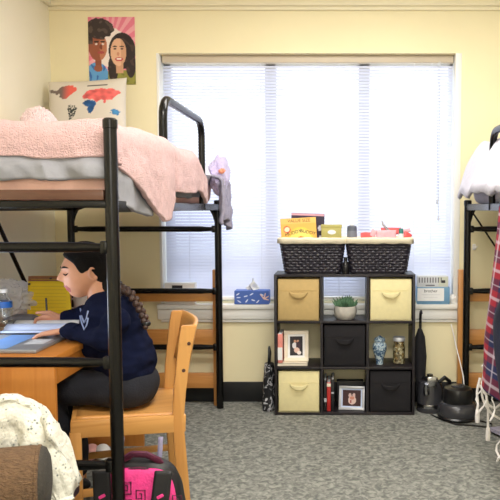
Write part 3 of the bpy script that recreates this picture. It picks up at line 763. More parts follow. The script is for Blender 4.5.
part('cap', MB().lathe([(.013, .124), (.013, .134), (.008, .138), (.006, .158), (0, .16)], seg=18), 'paper_white', t, local=True)
part('label', MB().lathe([(.0315, .05), (.0315, .09)], seg=24), mat('label_slate', rgb(122, 126, 138), .5).name, t, local=True)
def packet(px, py, w, h, t_, m, label, rx=15, rz=0, ry=0, name='snack_packet', dy=-.03, zz=None):
    c = P(px, py, cyb + dy); c.z = c.z if zz is None else zz
    mb = MB().pillow(w, h, t_, frame_from(c, math.radians(90 - rx), math.radians(ry), rz), 20, pinch=.02, wr=.02)
    return single(name, mb, m, label, 'snack', 'snack packets in the right wicker basket')
packet(366.5, 236, .075, .06, .025, 'snack_red', 'red snack packet lying left of the pink packet, right wicker basket', 55)
o = packet(386, 235, .13, .062, .035, 'snack_pink', 'pale pink packet with grey print in right wicker basket', 12)
packet(373, 234, .035, .06, .02, 'snack_pink', 'small twisted pink wrapper at left end of the pale pink packet', 10, 0, 20, 'snack_wrapper')
packet(391, 231, .13, .045, .03, 'snack_red', 'salmon red packet peeking out above the pale pink packet', 20, 0, 0, dy=.02)
packet(407, 236, .055, .05, .025, 'snack_red', 'red packet at the right end of right wicker basket', 25, 0, 30)
packet(405, 231, .07, .025, .02, 'snack_pink', 'pale salmon wrapper lying above the red packet at basket end', 15, 0, -12, dy=.03)
c0 = P(401, 237, cyb - .05)
t = thing('small_tube', 'small white tube with teal cap at the right basket end', 'tube', (c0.x, cyb - .055, zb + .002))
part('body', MB().lathe([(0, 0), (.016, 0), (.017, .05), (.016, .072), (0, .073)], seg=18), 'paper_white', t, local=True)
part('cap', MB().lathe([(.014, .073), (.014, .10), (.012, .104), (0, .104)], seg=18), 'teal_cap', t, local=True)
k = [P(390, 232, cyb + .005), P(386, 228, cyb + .005), P(383, 224.5, cyb + .005), P(381.5, 220, cyb + .005)]
single('spoon', MB().tube([P(393, 238, cyb + .004)] + k, [.006, .007, .008, .006, .003], 8, flat=.5), 'steel', 'grey handle curving up from the red packets in right basket', 'utensil')
c0 = P(347, 274, SY0 + .03)
t = thing('dark_bottle', 'small black bottle squeezed between the two wicker baskets', 'bottle', (.041, SY0 + .032, SZ))
part('body', MB().lathe([(0, 0), (.022, 0), (.025, .006), (.025, .06), (.012, .08), (.01, .085), (0, .085)], seg=20), 'black_plastic', t, local=True)
part('cap', MB().lathe([(.012, .085), (.012, .105), (0, .106)], seg=16), 'black_plastic', t, local=True)

# ------------------------------------------------------------------ things on the sill
def tiss(u, v):
    c = rgb(70, 102, 180)
    for cx, cy, a in ((.1, .75, .6), (.14, .2, -.5), (.33, .6, .2), (.36, .25, .9), (.55, .3, -.3), (.68, .2, .8), (.12, .5, .1), (.5, .75, .5), (.8, .72, -.4)):
        dx, dy = (u - cx) * 2.6, v - cy; x2 = dx * math.cos(a) + dy * math.sin(a); y2 = -dx * math.sin(a) + dy * math.cos(a)
        if (x2 / .16) ** 2 + (y2 / .045) ** 2 < 1: c = rgb(214, 224, 244)
    for a in (-.2, .5, 1.3, 2.2):
        dx, dy = (u - .86) * 2.6, v - .4; x2 = dx * math.cos(a) + dy * math.sin(a); y2 = -dx * math.sin(a) + dy * math.cos(a)
        if 0 < x2 < .45 and abs(y2) < .045: c = rgb(226, 190, 176)
    return c
c0 = P(252.5, 304.5, YB)
t = thing('tissue_box', 'blue leaf patterned tissue box on the window sill', 'tissue box', (c0.x, YB + .004, WZ0))
part('carton', MB().box(-.114, .114, -.05, .05, 0, .09, .002), mat('tissue_blue', rgb(74, 106, 184), .6).name, t, local=True)
part('front_print', MB().grid(lambda u, v: (-.113 + .226 * u, -.0506, .001 + .088 * v), 104, 40, tiss), 'painted', t, local=True)
def tissue(u, v):
    a = (u - .5) * .09; return (a * (1 - .3 * v) + .01 * math.sin(v * 7 + u * 4), .02 * math.sin(u * 9) * (1 - .2 * v), .088 + .085 * v * (1 - 1.4 * abs(u - .5)))
part('tissue', MB().grid(tissue, 16, 14), 'white_cloth', t, local=True, solid=.001)
c0 = P(432.5, 300.5, YB)
t = thing('carton', 'white and blue carton at the bottom of the pair on window sill', 'box', (c0.x + .002, YB + .008, WZ0), 0, 'cartons on the window sill')
part('carton', MB().box(-.108, .106, -.05, .05, 0, .113, .002), 'box_blue', t, local=True)
part('label', MB().box(-.108, .068, -.0512, -.05, .022, .107), 'paper_white', t, local=True, label='white front label')
part('lettering', text_mb('brother', .028, Matrix.Translation((-.02, -.0514, .088)) @ FACE_CAM, .0004), 'ink', t, local=True)
for zz, w in ((.062, .12), (.045, .09)): part('print_line', MB().box(-.02 - w / 2, -.02 + w / 2, -.0516, -.051, zz, zz + .003), 'box_grey', t, local=True)
t = thing('carton', 'pale grey printed carton lying on top of white and blue carton', 'box', (c0.x - .002, YB + .008, WZ0 + .1132), 0, 'cartons on the window sill')
part('carton', MB().box(-.102, .10, -.046, .046, 0, .074, .002), 'box_grey', t, local=True)
mb = MB()
for k in range(9): mb.box(-.095 + k * .018, -.095 + k * .018 + .008, -.0466, -.046, .03, .064)
mb.box(-.05, .01, -.0466, -.046, .008, .016)
part('front_print', mb, 'grey_pouch', t, local=True)
part('side_print', MB().box(.035, .098, -.0464, -.046, .006, .068), mat('print_pale', rgb(198, 202, 188), .6).name, t, local=True)
part('mark', MB().box(.055, .08, -.047, -.0463, .028, .046, .001), 'ink', t, local=True)
c0 = P(453, 296, YB)
mb = MB().ell((c0.x, YB + .01, WZ0 + .03), (.028, .026, .03), 4, lambda d: 1 + .25 * noise.noise(d * 3) + .12 * noise.noise(d * 8))
single('crumpled_tissue', mb, 'white_cloth', 'crumpled white tissue on the sill right of the cartons', 'tissue')
c0 = P(181, 304, YB)
t = thing('carton', 'small white carton with a dark picture on the sill behind left loft', 'box', (c0.x, YB + .0, WZ0), 0, 'cartons on the window sill')
part('carton', MB().box(-.10, .10, -.035, .035, 0, .14, .002), 'paper_white', t, local=True)
part('picture', MB().box(-.05, .02, -.0357, -.035, .085, .125), 'cooker_grey', t, local=True)
part('stripe', MB().box(-.06, .09, -.0356, -.035, .06, .072), 'box_blue', t, local=True)

# ------------------------------------------------------------------ floor things around the shelf
mb = MB()
def heap(cx, cy, rx, ry, z0, h, n, seed):
    def f(u, v):
        a = u * 2 * PI; r = (1 + .16 * noise.noise(Vector((math.cos(a) * 2, math.sin(a) * 2, v * 5 + seed)))) * (1 - .35 * v ** 2) * (1 if v < .98 else .02)
        return (cx + rx * r * math.cos(a), cy + ry * r * math.sin(a), z0 + h * v)
    return f
t = thing('tote_bag', 'black and white printed bag stuffed in left of the cube shelf', 'bag', (-.453, 4.34, 0))
part('body', MB().grid(heap(0, 0, .044, .085, .003, .30, 0, 2), 40, 30), 'mono_print', t, local=True)
part('handle', MB().tube([(.0, -.04, .29), (.004, -.045, .36), (.002, -.02, .40), (0, .02, .40), (.004, .045, .36), (.0, .04, .29)], .007, 8), 'black_plastic', t, local=True)
# umbrella leaning on the shelf's right side
t = thing('folded_umbrella', 'folded black umbrella standing against right side of cube shelf', 'umbrella', (.525, 4.34, 0))
part('canopy', MB().lathe([(.006, .03), (.024, .08), (.034, .2), (.04, .34), (.03, .47), (.016, .52), (.008, .53)], seg=18).noise(.008, 22), 'dark_fabric', t, local=True)
part('tip', MB().lathe([(0, 0), (.004, .002), (.006, .035), (0, .036)], seg=10), 'steel', t, local=True)
part('handle', MB().tube([(0, 0, .52), (0, 0, .60), (.0, -.012, .63), (0, -.03, .64), (0, -.045, .63)], .009, 10), 'black_plastic', t, local=True)
c0 = P(438, 405, 4.30)
t = thing('electric_kettle', 'black and steel kettle on the carpet, behind round black cooker', 'kettle', (.585, 4.30, 0))
part('body', MB().lathe([(0, .0), (.085, 0), (.088, .012), (.083, .03), (.082, .15), (.07, .19), (.05, .20), (0, .205)], seg=36), 'cooker_grey', t, local=True)
part('steel_band', MB().lathe([(.0845, .03), (.0855, .034), (.0855, .05), (.0845, .054)], seg=36), 'steel', t, local=True)
part('lid', MB().lathe([(.052, .2), (.05, .212), (.02, .22), (.018, .235), (0, .238)], seg=28), 'black_plastic', t, local=True)
part('spout', MB().tube([(-.03, -.07, .13), (-.035, -.092, .175), (-.035, -.105, .20)], [.022, .018, .012], 10), 'steel', t, local=True)
part('handle', MB().tube([(.05, -.05, .195), (.09, -.03, .22), (.125, 0, .19), (.13, 0, .13), (.105, 0, .07), (.08, 0, .05)], [.012, .014, .013, .013, .012, .011], 10), 'black_plastic', t, local=True)
part('clasp', MB().box(-.03, .03, -.096, -.078, .175, .24, .008), 'steel', t, local=True, label='shiny steel clasp')
t = thing('round_cooker', 'round black cooker with drum lid on the carpet beside right loft bed', 'cooker', (.735, 4.13, 0))
part('base', MB().lathe([(0, 0), (.104, 0), (.115, .012), (.122, .045), (.119, .08), (.104, .102), (.085, .108), (0, .108)], seg=44), 'cooker_grey', t, local=True)
part('lid', MB().lathe([(.088, .106), (.092, .114), (.09, .175), (.084, .192), (.06, .2), (.03, .203), (0, .203)], seg=44), 'black_plastic', t, local=True)
part('lid_grip', MB().lathe([(.045, .2), (.045, .207), (.04, .21), (0, .211)], seg=30), 'cooker_grey', t, local=True)
part('foot_ring', MB().lathe([(.1, .004), (.112, .006), (.126, .02), (.117, .03)], seg=44), 'black_plastic', t, local=True)
mb = MB().tube([P(451, 324, 4.492), P(453.5, 334, 4.46), P(456.5, 348, 4.375), P(460, 362, 4.34), P(463, 375, 4.28), Vector((.80, 4.24, .12)), Vector((.80, 4.24, .08)), Vector((.79, 4.23, .062))], .004, 8)
single('power_cord', mb, 'rope_white', 'white power cord running up the wall from the round cooker', 'cord')
mb = MB().tube([Vector((.84, 4.08, .006)), Vector((.92, 4.0, .006)), Vector((.9, 3.93, .006)), Vector((.80, 3.97, .006)), Vector((.70, 3.99, .006)), Vector((.62, 4.10, .006)), Vector((.58, 4.19, .006))], .005, 8)
single('power_cord', mb, 'black_plastic', 'black power cord lying on carpet around the round cooker', 'cord')

# ------------------------------------------------------------------ right bed bedding and hanging cloths
mattress(.84, 1.73, 'white_bedding', 'mattress under the white covers on the right loft bed')
def rheap(u, v):
    # bunched white comforter
    x = .75 + .98 * u; y = 3.05 + 1.27 * v
    e = sm(0, .12, u) * sm(0, .06, 1 - v) ; h = (.235 + .05 * sm(.2, .8, u)) * (e ** .45)
    z = 1.44 + h * (.75 + .25 * sm(.0, .3, v)) + .03 * noise.noise(Vector((x * 6, y * 6, 0))) + .014 * noise.noise(Vector((x * 17, y * 14, 3)))
    z -= .06 * (1 - sm(0, .05, u)); x -= .02 * sm(0, .1, 1 - v) * (1 - sm(0, .05, u))
    return (x, y, z)
single('comforter', MB().grid(rheap, 90, 110), 'white_bedding', 'bunched white comforter heaped on the right loft bed', 'comforter', solid=.02, off=-1)
def plaid(u, v):
    red, navy, white = rgb(158, 34, 52), rgb(34, 42, 84), rgb(206, 198, 210)
    def band(q):
        q = (q * 3.2) % 1
        return 1 if q < .42 else 0
    a, b_ = band(u * 1.3 + .1), band(v * 2.2)
    c = navy if a and b_ else (rgb(98, 34, 62) if a or b_ else red)
    for q in ((u * 1.3 + .1) * 3.2 * 1 - .21, v * 2.2 * 3.2 - .21):
        q = (q + .0) % 1
        if q < .045 or abs(q - .5) < .045: c = tuple(.45 * x + .55 * y for x, y in zip(c, white))
    return c
def tartan(u, v):
    y = (2.62 + .62 * u) + (v ** 1.7) * (1.02 * u - .40) * .56 ; z = 1.36 - v * (1.12 - .26 * u)
    x = .775 - .012 - .03 * math.sin(u * 16 + v * 2) * (.3 + v) - .03 * v + .06 * (1 - sm(0, .06, v))
    y += -.10 * sm(.72, 1, v) * u
    return (x, y, z)
ta = thing('tartan_blanket', 'red and navy tartan blanket hanging off the side of right loft bed', 'blanket', (.77, 3.05, .1))
tb = part('cloth', MB().grid(tartan, 150, 190, plaid), 'print_cloth', ta, solid=.006)
mb = MB(); rr = random.Random(4)
for k in range(15):
    u = .1 + .9 * k / 14; p = Vector(tartan(u, .995)); q = p.copy(); pts = [p]
    L = .10 + .07 * rr.random()
    for j in range(1, 6):
        q = p + Vector((-.02 * math.sin(j * .8 + k) - .008, (.02 * math.sin(j + k * 2.1)), -L * j / 5)); q.z = max(q.z, .012); pts.append(q)
    mb.tube(pts, [.0035, .0035, .0035, .0035, .006, .004], 6)
part('fringe', mb, 'rope_white', ta, label='white knotted fringe')
mb = MB()
ropes = [((478, 384), (486, 392), (494, 394), (502, 384)), ((484, 372), (482, 395), (490, 412), (502, 420)), ((480, 378), (477, 392), (478, 404), (477, 410)), ((486, 395), (488, 408), (488, 420), (488, 428)), ((483, 400), (494, 408), (503, 402), (510, 404))]
for rp in ropes:
    pts = [P(px, py, 3.42) for px, py in rp]
    fine = []
    for a in range(len(pts) - 1):
        p_1 = pts[max(0, a - 1)]; p_2 = pts[a]; p_3 = pts[a + 1]; p_4 = pts[min(len(pts) - 1, a + 2)]
        for s in range(5):
            q = s / 5; fine.append(.5 * ((2 * p_2) + (p_3 - p_1) * q + (2 * p_1 - 5 * p_2 + 4 * p_3 - p_4) * q * q + (3 * p_2 - p_1 - 3 * p_3 + p_4) * q ** 3))
    fine.append(pts[-1]); mb.tube(fine, .0065, 7)
for px, py in ((477.5, 412), (488, 430)):
    c = P(px, py, 3.42); mb.lathe([(.004, .02), (.010, .01), (.013, -.03), (.011, -.055), (0, -.056)], c, 10)
part('tassel_cord', mb, 'rope_white', ta, label='white cords with tassels')
def navyg(u, v):
    y = 2.45 + .24 * u + .42 * u * sm(.25, .66, v) - .12 * u * sm(.7, 1, v)
    return (.715 - .012 * math.sin(u * 14 + v * 3) + .05 * (1 - sm(0, .07, v)), y, 1.345 - .86 * v * (1 - .05 * math.sin(u * 5)))
single('navy_garment', MB().grid(navyg, 40, 60), 'navy_cloth', 'dark navy garment hanging in front of the tartan blanket at right edge', 'clothing', solid=.010)
mb = MB().box(-.05, .06, -.06, .06, 0, .012, .003, M=Matrix.Translation((.93, 3.82, .012)) @ Matrix.Rotation(.5, 4, 'Z') @ Matrix.Rotation(.08, 4, 'Y'))
mb.box(-.045, .055, -.061, .055, .012, .02, .002, M=Matrix.Translation((.93, 3.82, .012)) @ Matrix.Rotation(.5, 4, 'Z') @ Matrix.Rotation(.08, 4, 'Y'))
single('grey_booklet', mb, 'mauve_grey', 'grey booklet on the carpet under the tartan fringe', 'booklet')
c0 = P(474, 247, YB)
mb = MB().box(c0.x - .012, c0.x + .012, YB - .008, YB, c0.z - .02, c0.z + .02, .004).tube([(c0.x, YB - .008, c0.z - .005), (c0.x + .004, YB - .024, c0.z - .012), (c0.x + .016, YB - .028, c0.z + .008)], .004, 8)
single('wall_hook', mb, 'paper_white', 'small white hook on the wall under the right loft bed', 'hook')

# ------------------------------------------------------------------ desk
DX0, DX1, DY0, DY1, DZ = -1.70, -1.055, 2.50, 3.66, .75
t = thing('desk', 'orange wood desk under the left loft bed', 'desk', ((DX0 + DX1) / 2, (DY0 + DY1) / 2, 0))
part('desk_top', MB().box(DX0, DX1, DY0, DY1, DZ - .03, DZ, .004), 'desk_x', t)
for y in (DY0 + .006, DY1 - .03): part('side_panel', MB().box(DX0 + .02, DX1 - .012, y, y + .024, 0, DZ - .03, .002), 'desk_z', t)
part('apron', MB().box(DX1 - .034, DX1 - .012, DY0 + .03, DY1 - .03, DZ - .115, DZ - .03, .003), 'desk_x', t)
part('back_panel', MB().box(DX0 + .02, DX0 + .04, DY0 + .03, DY1 - .03, .25, DZ - .03), 'desk_z', t)
dr = part('drawer', MB().box(DX1 - .012, DX1 - .002, DY0 + .36, DY0 + .86, DZ - .108, DZ - .036, .003), 'desk_x', t)
part('knob', MB().lathe([(.006, 0), (.006, .012), (.014, .018), (.012, .026), (0, .028)], seg=16, M=Matrix.Translation((DX1 - .002, DY0 + .61, DZ - .07)) @ Matrix.Rotation(PI / 2, 4, 'Y')), 'steel', dr)
# laptop
t = thing('laptop', 'open silver laptop on the desk, keyboard with painted blue glow towards student', 'laptop', (-1.275, 2.69, DZ))
part('base', MB().box(-.16, .13, -.155, .155, .001, .016, .004), 'silver', t, local=True)
part('keyboard', MB().box(-.10, .01, -.14, .14, .016, .0175), 'sky_blue', t, local=True, label='keyboard with screen glow painted in blue')  # the blue is the screen's glow on the keys, put into the colour
part('touchpad', MB().box(.035, .11, -.05, .05, .016, .0166), 'box_grey', t, local=True)
Ms = Matrix.Translation((-.16, 0, .012)) @ Matrix.Rotation(math.radians(-24), 4, 'Y')
sc_ = part('lid', MB().box(-.007, 0, -.155, .155, .0, .23, .003, M=Ms), 'silver', t, local=True)
m, nt, b = newmat('screen_glow'); b.inputs['Base Color'].default_value = (.02, .02, .03, 1); b.inputs['Emission Color'].default_value = (.75, .86, 1, 1); b.inputs['Emission Strength'].default_value = 8.0
part('screen', MB().box(0, .001, -.147, .147, .012, .22, M=Ms), 'screen_glow', sc_, local=True)
# open notebook with pen
nb = P(48, 331, 2.99); nb.z = DZ
t = thing('notebook', 'open white notebook on desk under the writing hand', 'notebook', (nb.x, 2.98, DZ), .05)
def pagef(sg):
    def f(u, v): return (-.15 + .30 * u, sg * (.004 + .118 * v), .006 + .034 * math.sin(min(1, v * 1.2 + .12) * PI * .86) * (1 - .25 * v) + .006)
    return f
for sg in (-1, 1): part('page', MB().grid(pagef(sg), 8, 18), 'paper_blue' if sg < 0 else 'paper_white', t, local=True, solid=.008)
part('cover', MB().box(-.155, .155, -.125, .125, .0005, .004, .001), 'black_cover', t, local=True)
# yellow sheets pinned to brown board
cbot = P(50, 326, 3.30); t = thing('pin_board', 'small brown board with yellow lined sheet pinned on it, standing on desk', 'board', (cbot.x, 3.30, DZ), .0)
R = Matrix.Rotation(math.radians(-8), 4, 'X'); hh = .218
part('board', MB().box(-.115, .10, .002, .014, 0, hh, .003, M=R), 'brown_board', t, local=True)
def ysh(u, v): return R @ Vector((-.112 + .225 * u * (1 - .12 * v), -.001 - .006 * math.sin(u * 3.0) * (1 - v), .004 + (hh - .03) * v))
ys = part('yellow_sheet', MB().grid(ysh, 16, 16), 'yellow_paper', t, local=True, solid=.0015)
mb = MB()
for k in range(12):
    z0 = .03 + k * .017; mb.box(-.095, .08, -.0085, -.0078, z0, z0 + .0016, M=R)
part('ruled_line', mb, 'yellow_line', ys, local=True, smooth=False)
for px, pz in ((0, hh - .012), (-.104, hh - .04), (-.10, hh - .14)):
    part('pin', MB().lathe([(.0035, 0), (.006, .004), (.005, .01), (0, .011)], seg=10, M=R @ Matrix.Translation((px, 0, pz)) @ Matrix.Rotation(PI / 2, 4, 'X')), 'pin_dark', t, local=True)
# bottle, bag, pouch, cup
c0 = P(5, 340, 2.96)
t = thing('water_bottle', 'clear plastic water bottle with blue band at desk left edge', 'bottle', (P(5, 330, 2.96).x, 2.96, DZ))
part('body', MB().lathe([(0, .001), (.03, .001), (.033, .008), (.033, .03), (.031, .034), (.033, .04), (.033, .06), (.031, .064), (.033, .07), (.033, .13), (.028, .15), (.014, .172), (.013, .186)], seg=28), 'clear_plastic', t, local=True)
part('band', MB().lathe([(.0336, .115), (.0336, .142), (.0315, .143)], seg=28), 'blue_label', t, local=True)
part('cap', MB().lathe([(.015, .18), (.0155, .182), (.0155, .195), (0, .196)], seg=20), 'paper_white', t, local=True)
c0 = P(12, 300, 3.35)
mb = MB().ell((c0.x, 3.34, DZ + .095), (.125, .08, .095), 5, lambda d: 1 + .28 * noise.noise(d * 2.6) + .16 * noise.noise(d * 6) + .07 * noise.noise(d * 14))
single('plastic_bag', mb, 'bag_plastic', 'crumpled translucent plastic bag on the desk beside the pin board', 'bag')
c0 = P(21, 322, 3.14)
mb = MB().pillow(.15, .10, .05, Matrix.Translation((c0.x, 3.15, DZ + .027)), 18, wr=.01)
single('pouch', mb, 'grey_pouch', 'flat grey pouch on the desk in front of the pin board', 'pouch')
c0 = P(80.5, 310, 3.5)
t = thing('cup', 'white cup on the far end of desk behind the student', 'cup', (c0.x, 3.5, DZ))
part('body', MB().lathe([(0, .002), (.026, .002), (.03, .01), (.035, .10), (.033, .10), (.028, .012), (0, .008)], seg=28), 'paper_white', t, local=True)
part('handle', MB().tube([(-.032, 0, .08), (-.05, 0, .078), (-.056, 0, .055), (-.05, 0, .033), (-.031, 0, .03)], .0045, 8), 'paper_white', t, local=True)

# ------------------------------------------------------------------ chair (local frame: seat looks towards -X)
chc = Vector((-.905, 2.90, 0)); CR = math.radians(19); TL = Matrix.Rotation(math.radians(2.6), 4, 'Y')
t = thing('wooden_chair', 'light wooden chair the student sits on', 'chair', chc, CR)
hw = .215
for s in (-1, 1):
    part('front_leg', MB().box(-.24, -.195, s * hw - .016, s * hw + .016, 0, .42, .005), 'maple_z', t, local=True)
    prof = [(.155, 0, .205), (.155, .20, .20), (.15, .42, .195), (.165, .55, .21), (.19, .72, .238), (.205, .80, .262), (.215, .86, .268)]
    mb = MB(); A = []
    pr2 = [(.178, 0, .228), (.168, .2, .215), (.155, .42, .20), (.163, .55, .212), (.18, .70, .232), (.187, .76, .247), (.198, .818, .258)]
    for x0, zq, x1 in pr2: A.append([mb.bm.verts.new((x, s * hw + y, zq)) for x, y in ((x0, -.016), (x1, -.016), (x1, .016), (x0, .016))])
    for a, b_ in zip(A, A[1:]):
        for k in range(4): mb.bm.faces.new((a[k], a[(k + 1) % 4], b_[(k + 1) % 4], b_[k]))
    mb.bm.faces.new(A[0][::-1]); mb.bm.faces.new(A[-1])
    bmesh.ops.bevel(mb.bm, geom=[e for e in mb.bm.edges if e.calc_length() > .0], offset=.004, segments=2, affect='EDGES')
    bp = part('back_post', mb, 'maple_z', t, local=True)
    for x, zq in ((.226, .745), (.203, .635)):
        part('bolt', MB().lathe([(.0075, 0), (.0075, .003), (0, .004)], seg=14, M=Matrix.Translation((x, s * (hw + .015), zq)) @ Matrix.Rotation(s * -PI / 2, 4, 'X')), 'pin_dark', bp, local=True)
    part('side_rail', MB().box(-.255, .19, s * hw - .015, s * hw + .015, .385, .457, .004, M=TL), 'maple_x', t, local=True)
    part('stretcher', MB().box(-.20, .17, s * hw - .009, s * hw + .009, .15, .18, .003), 'maple_x', t, local=True)
part('front_rail', MB().box(-.254, -.232, -hw, hw, .385, .457, .003, M=TL), 'maple_y', t, local=True)
part('seat', MB().grid(lambda u, v: TL @ Vector((-.235 + .42 * u, (-hw + .012) + (2 * hw - .024) * v, .461 - .014 * math.sin(PI * u) * math.sin(PI * v))), 16, 16), 'maple_x', t, local=True, solid=.018, off=-1)
part('backrest', MB().grid(lambda u, v: (.195 + .045 * v + .028 * math.sin(PI * u) + .012, -hw + 2 * hw * u, .60 + .218 * v), 20, 8), 'maple_y', t, local=True, solid=.016)

# ------------------------------------------------------------------ student
YC = 2.90
st = thing('person', 'student in navy sweatshirt writing at the desk on wooden chair', 'person', (-.86, YC, 0))
pel = P(126, 396, YC); pel.z = .553
spn = P(123, 355, YC); chs = P(109, 322, YC); nek = P(99, 302, YC)
hd = P(86, 272, YC - .02)
shN, elN, wrN = P(116, 322, YC - .165), P(105, 354, YC - .20), P(67, 336, YC - .13)
shF, elF, wrF = P(106, 318, YC + .165), P(84, 334, YC + .20), P(66, 321.5, YC + .17)
elN.z = .775; wrN.z = .798; elF.z = .80; wrF.z = .80
hipN, hipF = pel + Vector((-.02, -.10, -.0)), pel + Vector((-.02, .10, 0))
kneN, kneF = Vector((-1.20, YC - .13, .555)), Vector((-1.21, YC + .10, .555))
ankN, ankF = Vector((-1.14, YC - .11, .09)), Vector((-1.19, YC + .11, .09))
# head shape
HM = Matrix.Translation(hd) @ Matrix.Rotation(math.radians(30), 4, 'Z') @ Matrix.Rotation(math.radians(-4), 4, 'Y') @ Matrix.Rotation(PI, 4, 'Z')   # local +X looks at the desk
def headfn(d, infl=0):
    fx, ly, uz = d.x, d.y, d.z
    lo = max(0, -uz); x = .097 * fx; y = .074 * ly; z = .117 * uz
    y *= 1 - .36 * lo ** 1.5
    if fx < 0: x *= 1 - .38 * lo ** 1.5; x *= 1.03
    else: x *= 1 - .02 * lo
    z *= 1 - .20 * sm(.55, -.2, fx) * sm(.05, .7, lo)
    fr = max(0, fx)
    g = lambda a, s: math.exp(-(a / s) ** 2)
    if not infl:
        nb_ = sm(.22, -.16, uz) * (1 if uz > -.16 else g(uz + .16, .07)) if uz > -.5 else 0
        x += fr * .023 * nb_ * g(ly, .16)
        x += fr * .010 * g(uz + .18, .08) * g(abs(ly) - .13, .08)
        x -= fr * .012 * g(uz - .10, .11) * g(abs(ly) - .36, .17)
        x += fr * .006 * g(uz - .27, .09) * g(abs(ly) - .3, .3)
        x += fr * .010 * g(uz + .44, .055) * g(ly, .25) + fr * .009 * g(uz + .56, .05) * g(ly, .22)
        x -= fr * .004 * g(uz + .50, .025) * g(ly, .25)
        x += fr * .014 * g(uz + .80, .14) * g(ly, .35)
        y += ly * fr * .006 * g(uz + .2, .2) * g(abs(ly) - .6, .2)
    return Vector((x, y, z))
mb = MB(); g_ = bmesh.ops.create_icosphere(mb.bm, subdivisions=6, radius=1)
for v in g_['verts']: v.co = HM @ headfn(v.co)
for s in (-1, 1):     # ears
    Me = HM @ Matrix.Translation((-.012, s * .073, -.004)) @ Matrix.Rotation(s * .35, 4, 'Z') @ Matrix.Rotation(.2, 4, 'Y')
    pts = [(.012 * math.cos(a) * 1.25, s * .006, .027 * math.sin(a)) for a in [k * 2 * PI / 14 for k in range(14)]]
    mb.tube([Me @ Vector(p) for p in pts], .0058, 8, closed=True)
    g2 = bmesh.ops.create_icosphere(mb.bm, subdivisions=2, radius=1)
    for v in g2['verts']: v.co = Me @ Vector((v.co.x * .012, v.co.y * .006, v.co.z * .024))
mb.capsule(hd + Vector((.045, .0, -.05)), nek + Vector((.012, 0, -.04)), .043, .052)
mb.ell(chs, (.095, .145, .12), 3).capsule(chs, pel, .10, .115).capsule(nek + Vector((0, 0, -.04)), shN, .03, .036).capsule(nek + Vector((0, 0, -.04)), shF, .03, .036)
for a, b_, c_ in ((shN, elN, wrN), (shF, elF, wrF)): mb.capsule(a, b_, .038, .034).capsule(b_, c_, .034, .024)
for a, b_, c_ in ((hipN, kneN, ankN), (hipF, kneF, ankF)):
    mb.capsule(a, b_, .075, .055).capsule(b_, c_, .052, .035).capsule(c_ + Vector((0, 0, -.05)), c_ + Vector((-.15, 0, -.062)), .036, .024)
# near hand lying on the laptop, fingers forward
def hand(w, fwd, side, up, curl, spread, thumb_side):
    """w wrist; fwd, side (towards little finger), up unit vectors"""
    palm = w + fwd * .045
    for k in range(4): mb.capsule(w + fwd * .012 + side * (k - 1.5) * .009, w + fwd * .082 + side * (k - 1.5) * .019, .0135, .0105, 10)
    for k, L in enumerate((.068, .077, .072, .056)):
        b0 = w + fwd * .085 + side * (k - 1.5) * .0195; d = (fwd + side * (k - 1.5) * spread).normalized(); p = b0; cc = 0
        for j, fr in enumerate((.45, .30, .25)):
            cc += curl[j]; dd = (d * math.cos(cc) - up * math.sin(cc)).normalized(); q = p + dd * L * fr
            mb.capsule(p, q, .0090 - .0012 * j, .0082 - .0012 * j, 10); p = q
    b0 = w + fwd * .028 - side * .024; d1 = (fwd * .62 - side * .75 - up * .12).normalized(); d2 = (fwd * .9 - side * .36 - up * .25).normalized()
    mb.capsule(b0, b0 + d1 * .036, .0125, .0105, 10).capsule(b0 + d1 * .036, b0 + d1 * .036 + d2 * .028, .0102, .0092, 10).capsule(b0 + d1 * .036 + d2 * .028, b0 + d1 * .036 + d2 * .052, .0092, .0072, 10)
upv = Vector((0, 0, 1))
f1 = (Vector((-.98, .12, -.16))).normalized(); s1 = Vector((-.12, -1, .05)).normalized(); s1 = (s1 - f1 * s1.dot(f1)).normalized(); u1 = s1.cross(f1) if s1.cross(f1).z > 0 else f1.cross(s1)
hwN = wrN + f1 * .01
hand(hwN, f1, s1, u1, (.25, .35, .25), .10, 1)
f2 = Vector((-.93, -.22, -.10)).normalized(); s2 = Vector((-.15, .55, -.80)).normalized(); s2 = (s2 - f2 * s2.dot(f2)).normalized()
u2 = f2.cross(s2); u2 = u2 if u2.y > 0 else u2; 
u2 = u2 if u2.dot(Vector((0, -1, .5))) < 0 else u2
hwF = wrF + f2 * .01
hand(hwF, f2, s2, -u2 if u2.dot(Vector((0, -.6, -.8))) > 0 else u2, (.6, .8, .5), .02, 1)
bodyb = remeshed(mb, .0042, 2, .5)
HI = HM.inverted()
bodyb.bm.faces.ensure_lookup_table()
for f in bodyb.bm.faces:
    c = HI @ f.calc_center_median()
    if c.x > .07 and abs(c.y) < .026 - .35 * abs(c.z + .0585) and -.075 < c.z < -.045: f.material_index = 1
part('body', bodyb, ['skin', 'lips'], st, ang=180)
# eyes looking down: lids, lashes and brows
for s in (-1, 1):
    def face_pt(ly, uz, off=0):
        d = Vector((math.sqrt(max(.01, 1 - ly * ly - uz * uz)), ly, uz)); p = headfn(d); return HM @ (p + Vector((off, 0, 0)))
    mb = MB().tube([face_pt(s * q, .045 - .05 * math.sin((q - .20) / .34 * PI), .0012) for q in (.20, .26, .32, .38, .44, .50, .58)], [.001, .0022, .0028, .003, .003, .0026, .001], 6)
    part('eyelash', mb, 'hair', st)
    mb = MB().tube([face_pt(s * q, .23 + .05 * math.sin((q - .16) / .5 * PI), .001) for q in (.16, .24, .32, .40, .48, .56, .62)], [.0015, .0034, .004, .004, .0034, .0026, .001], 6, flat=.7)
    part('eyebrow', mb, 'hair', st)
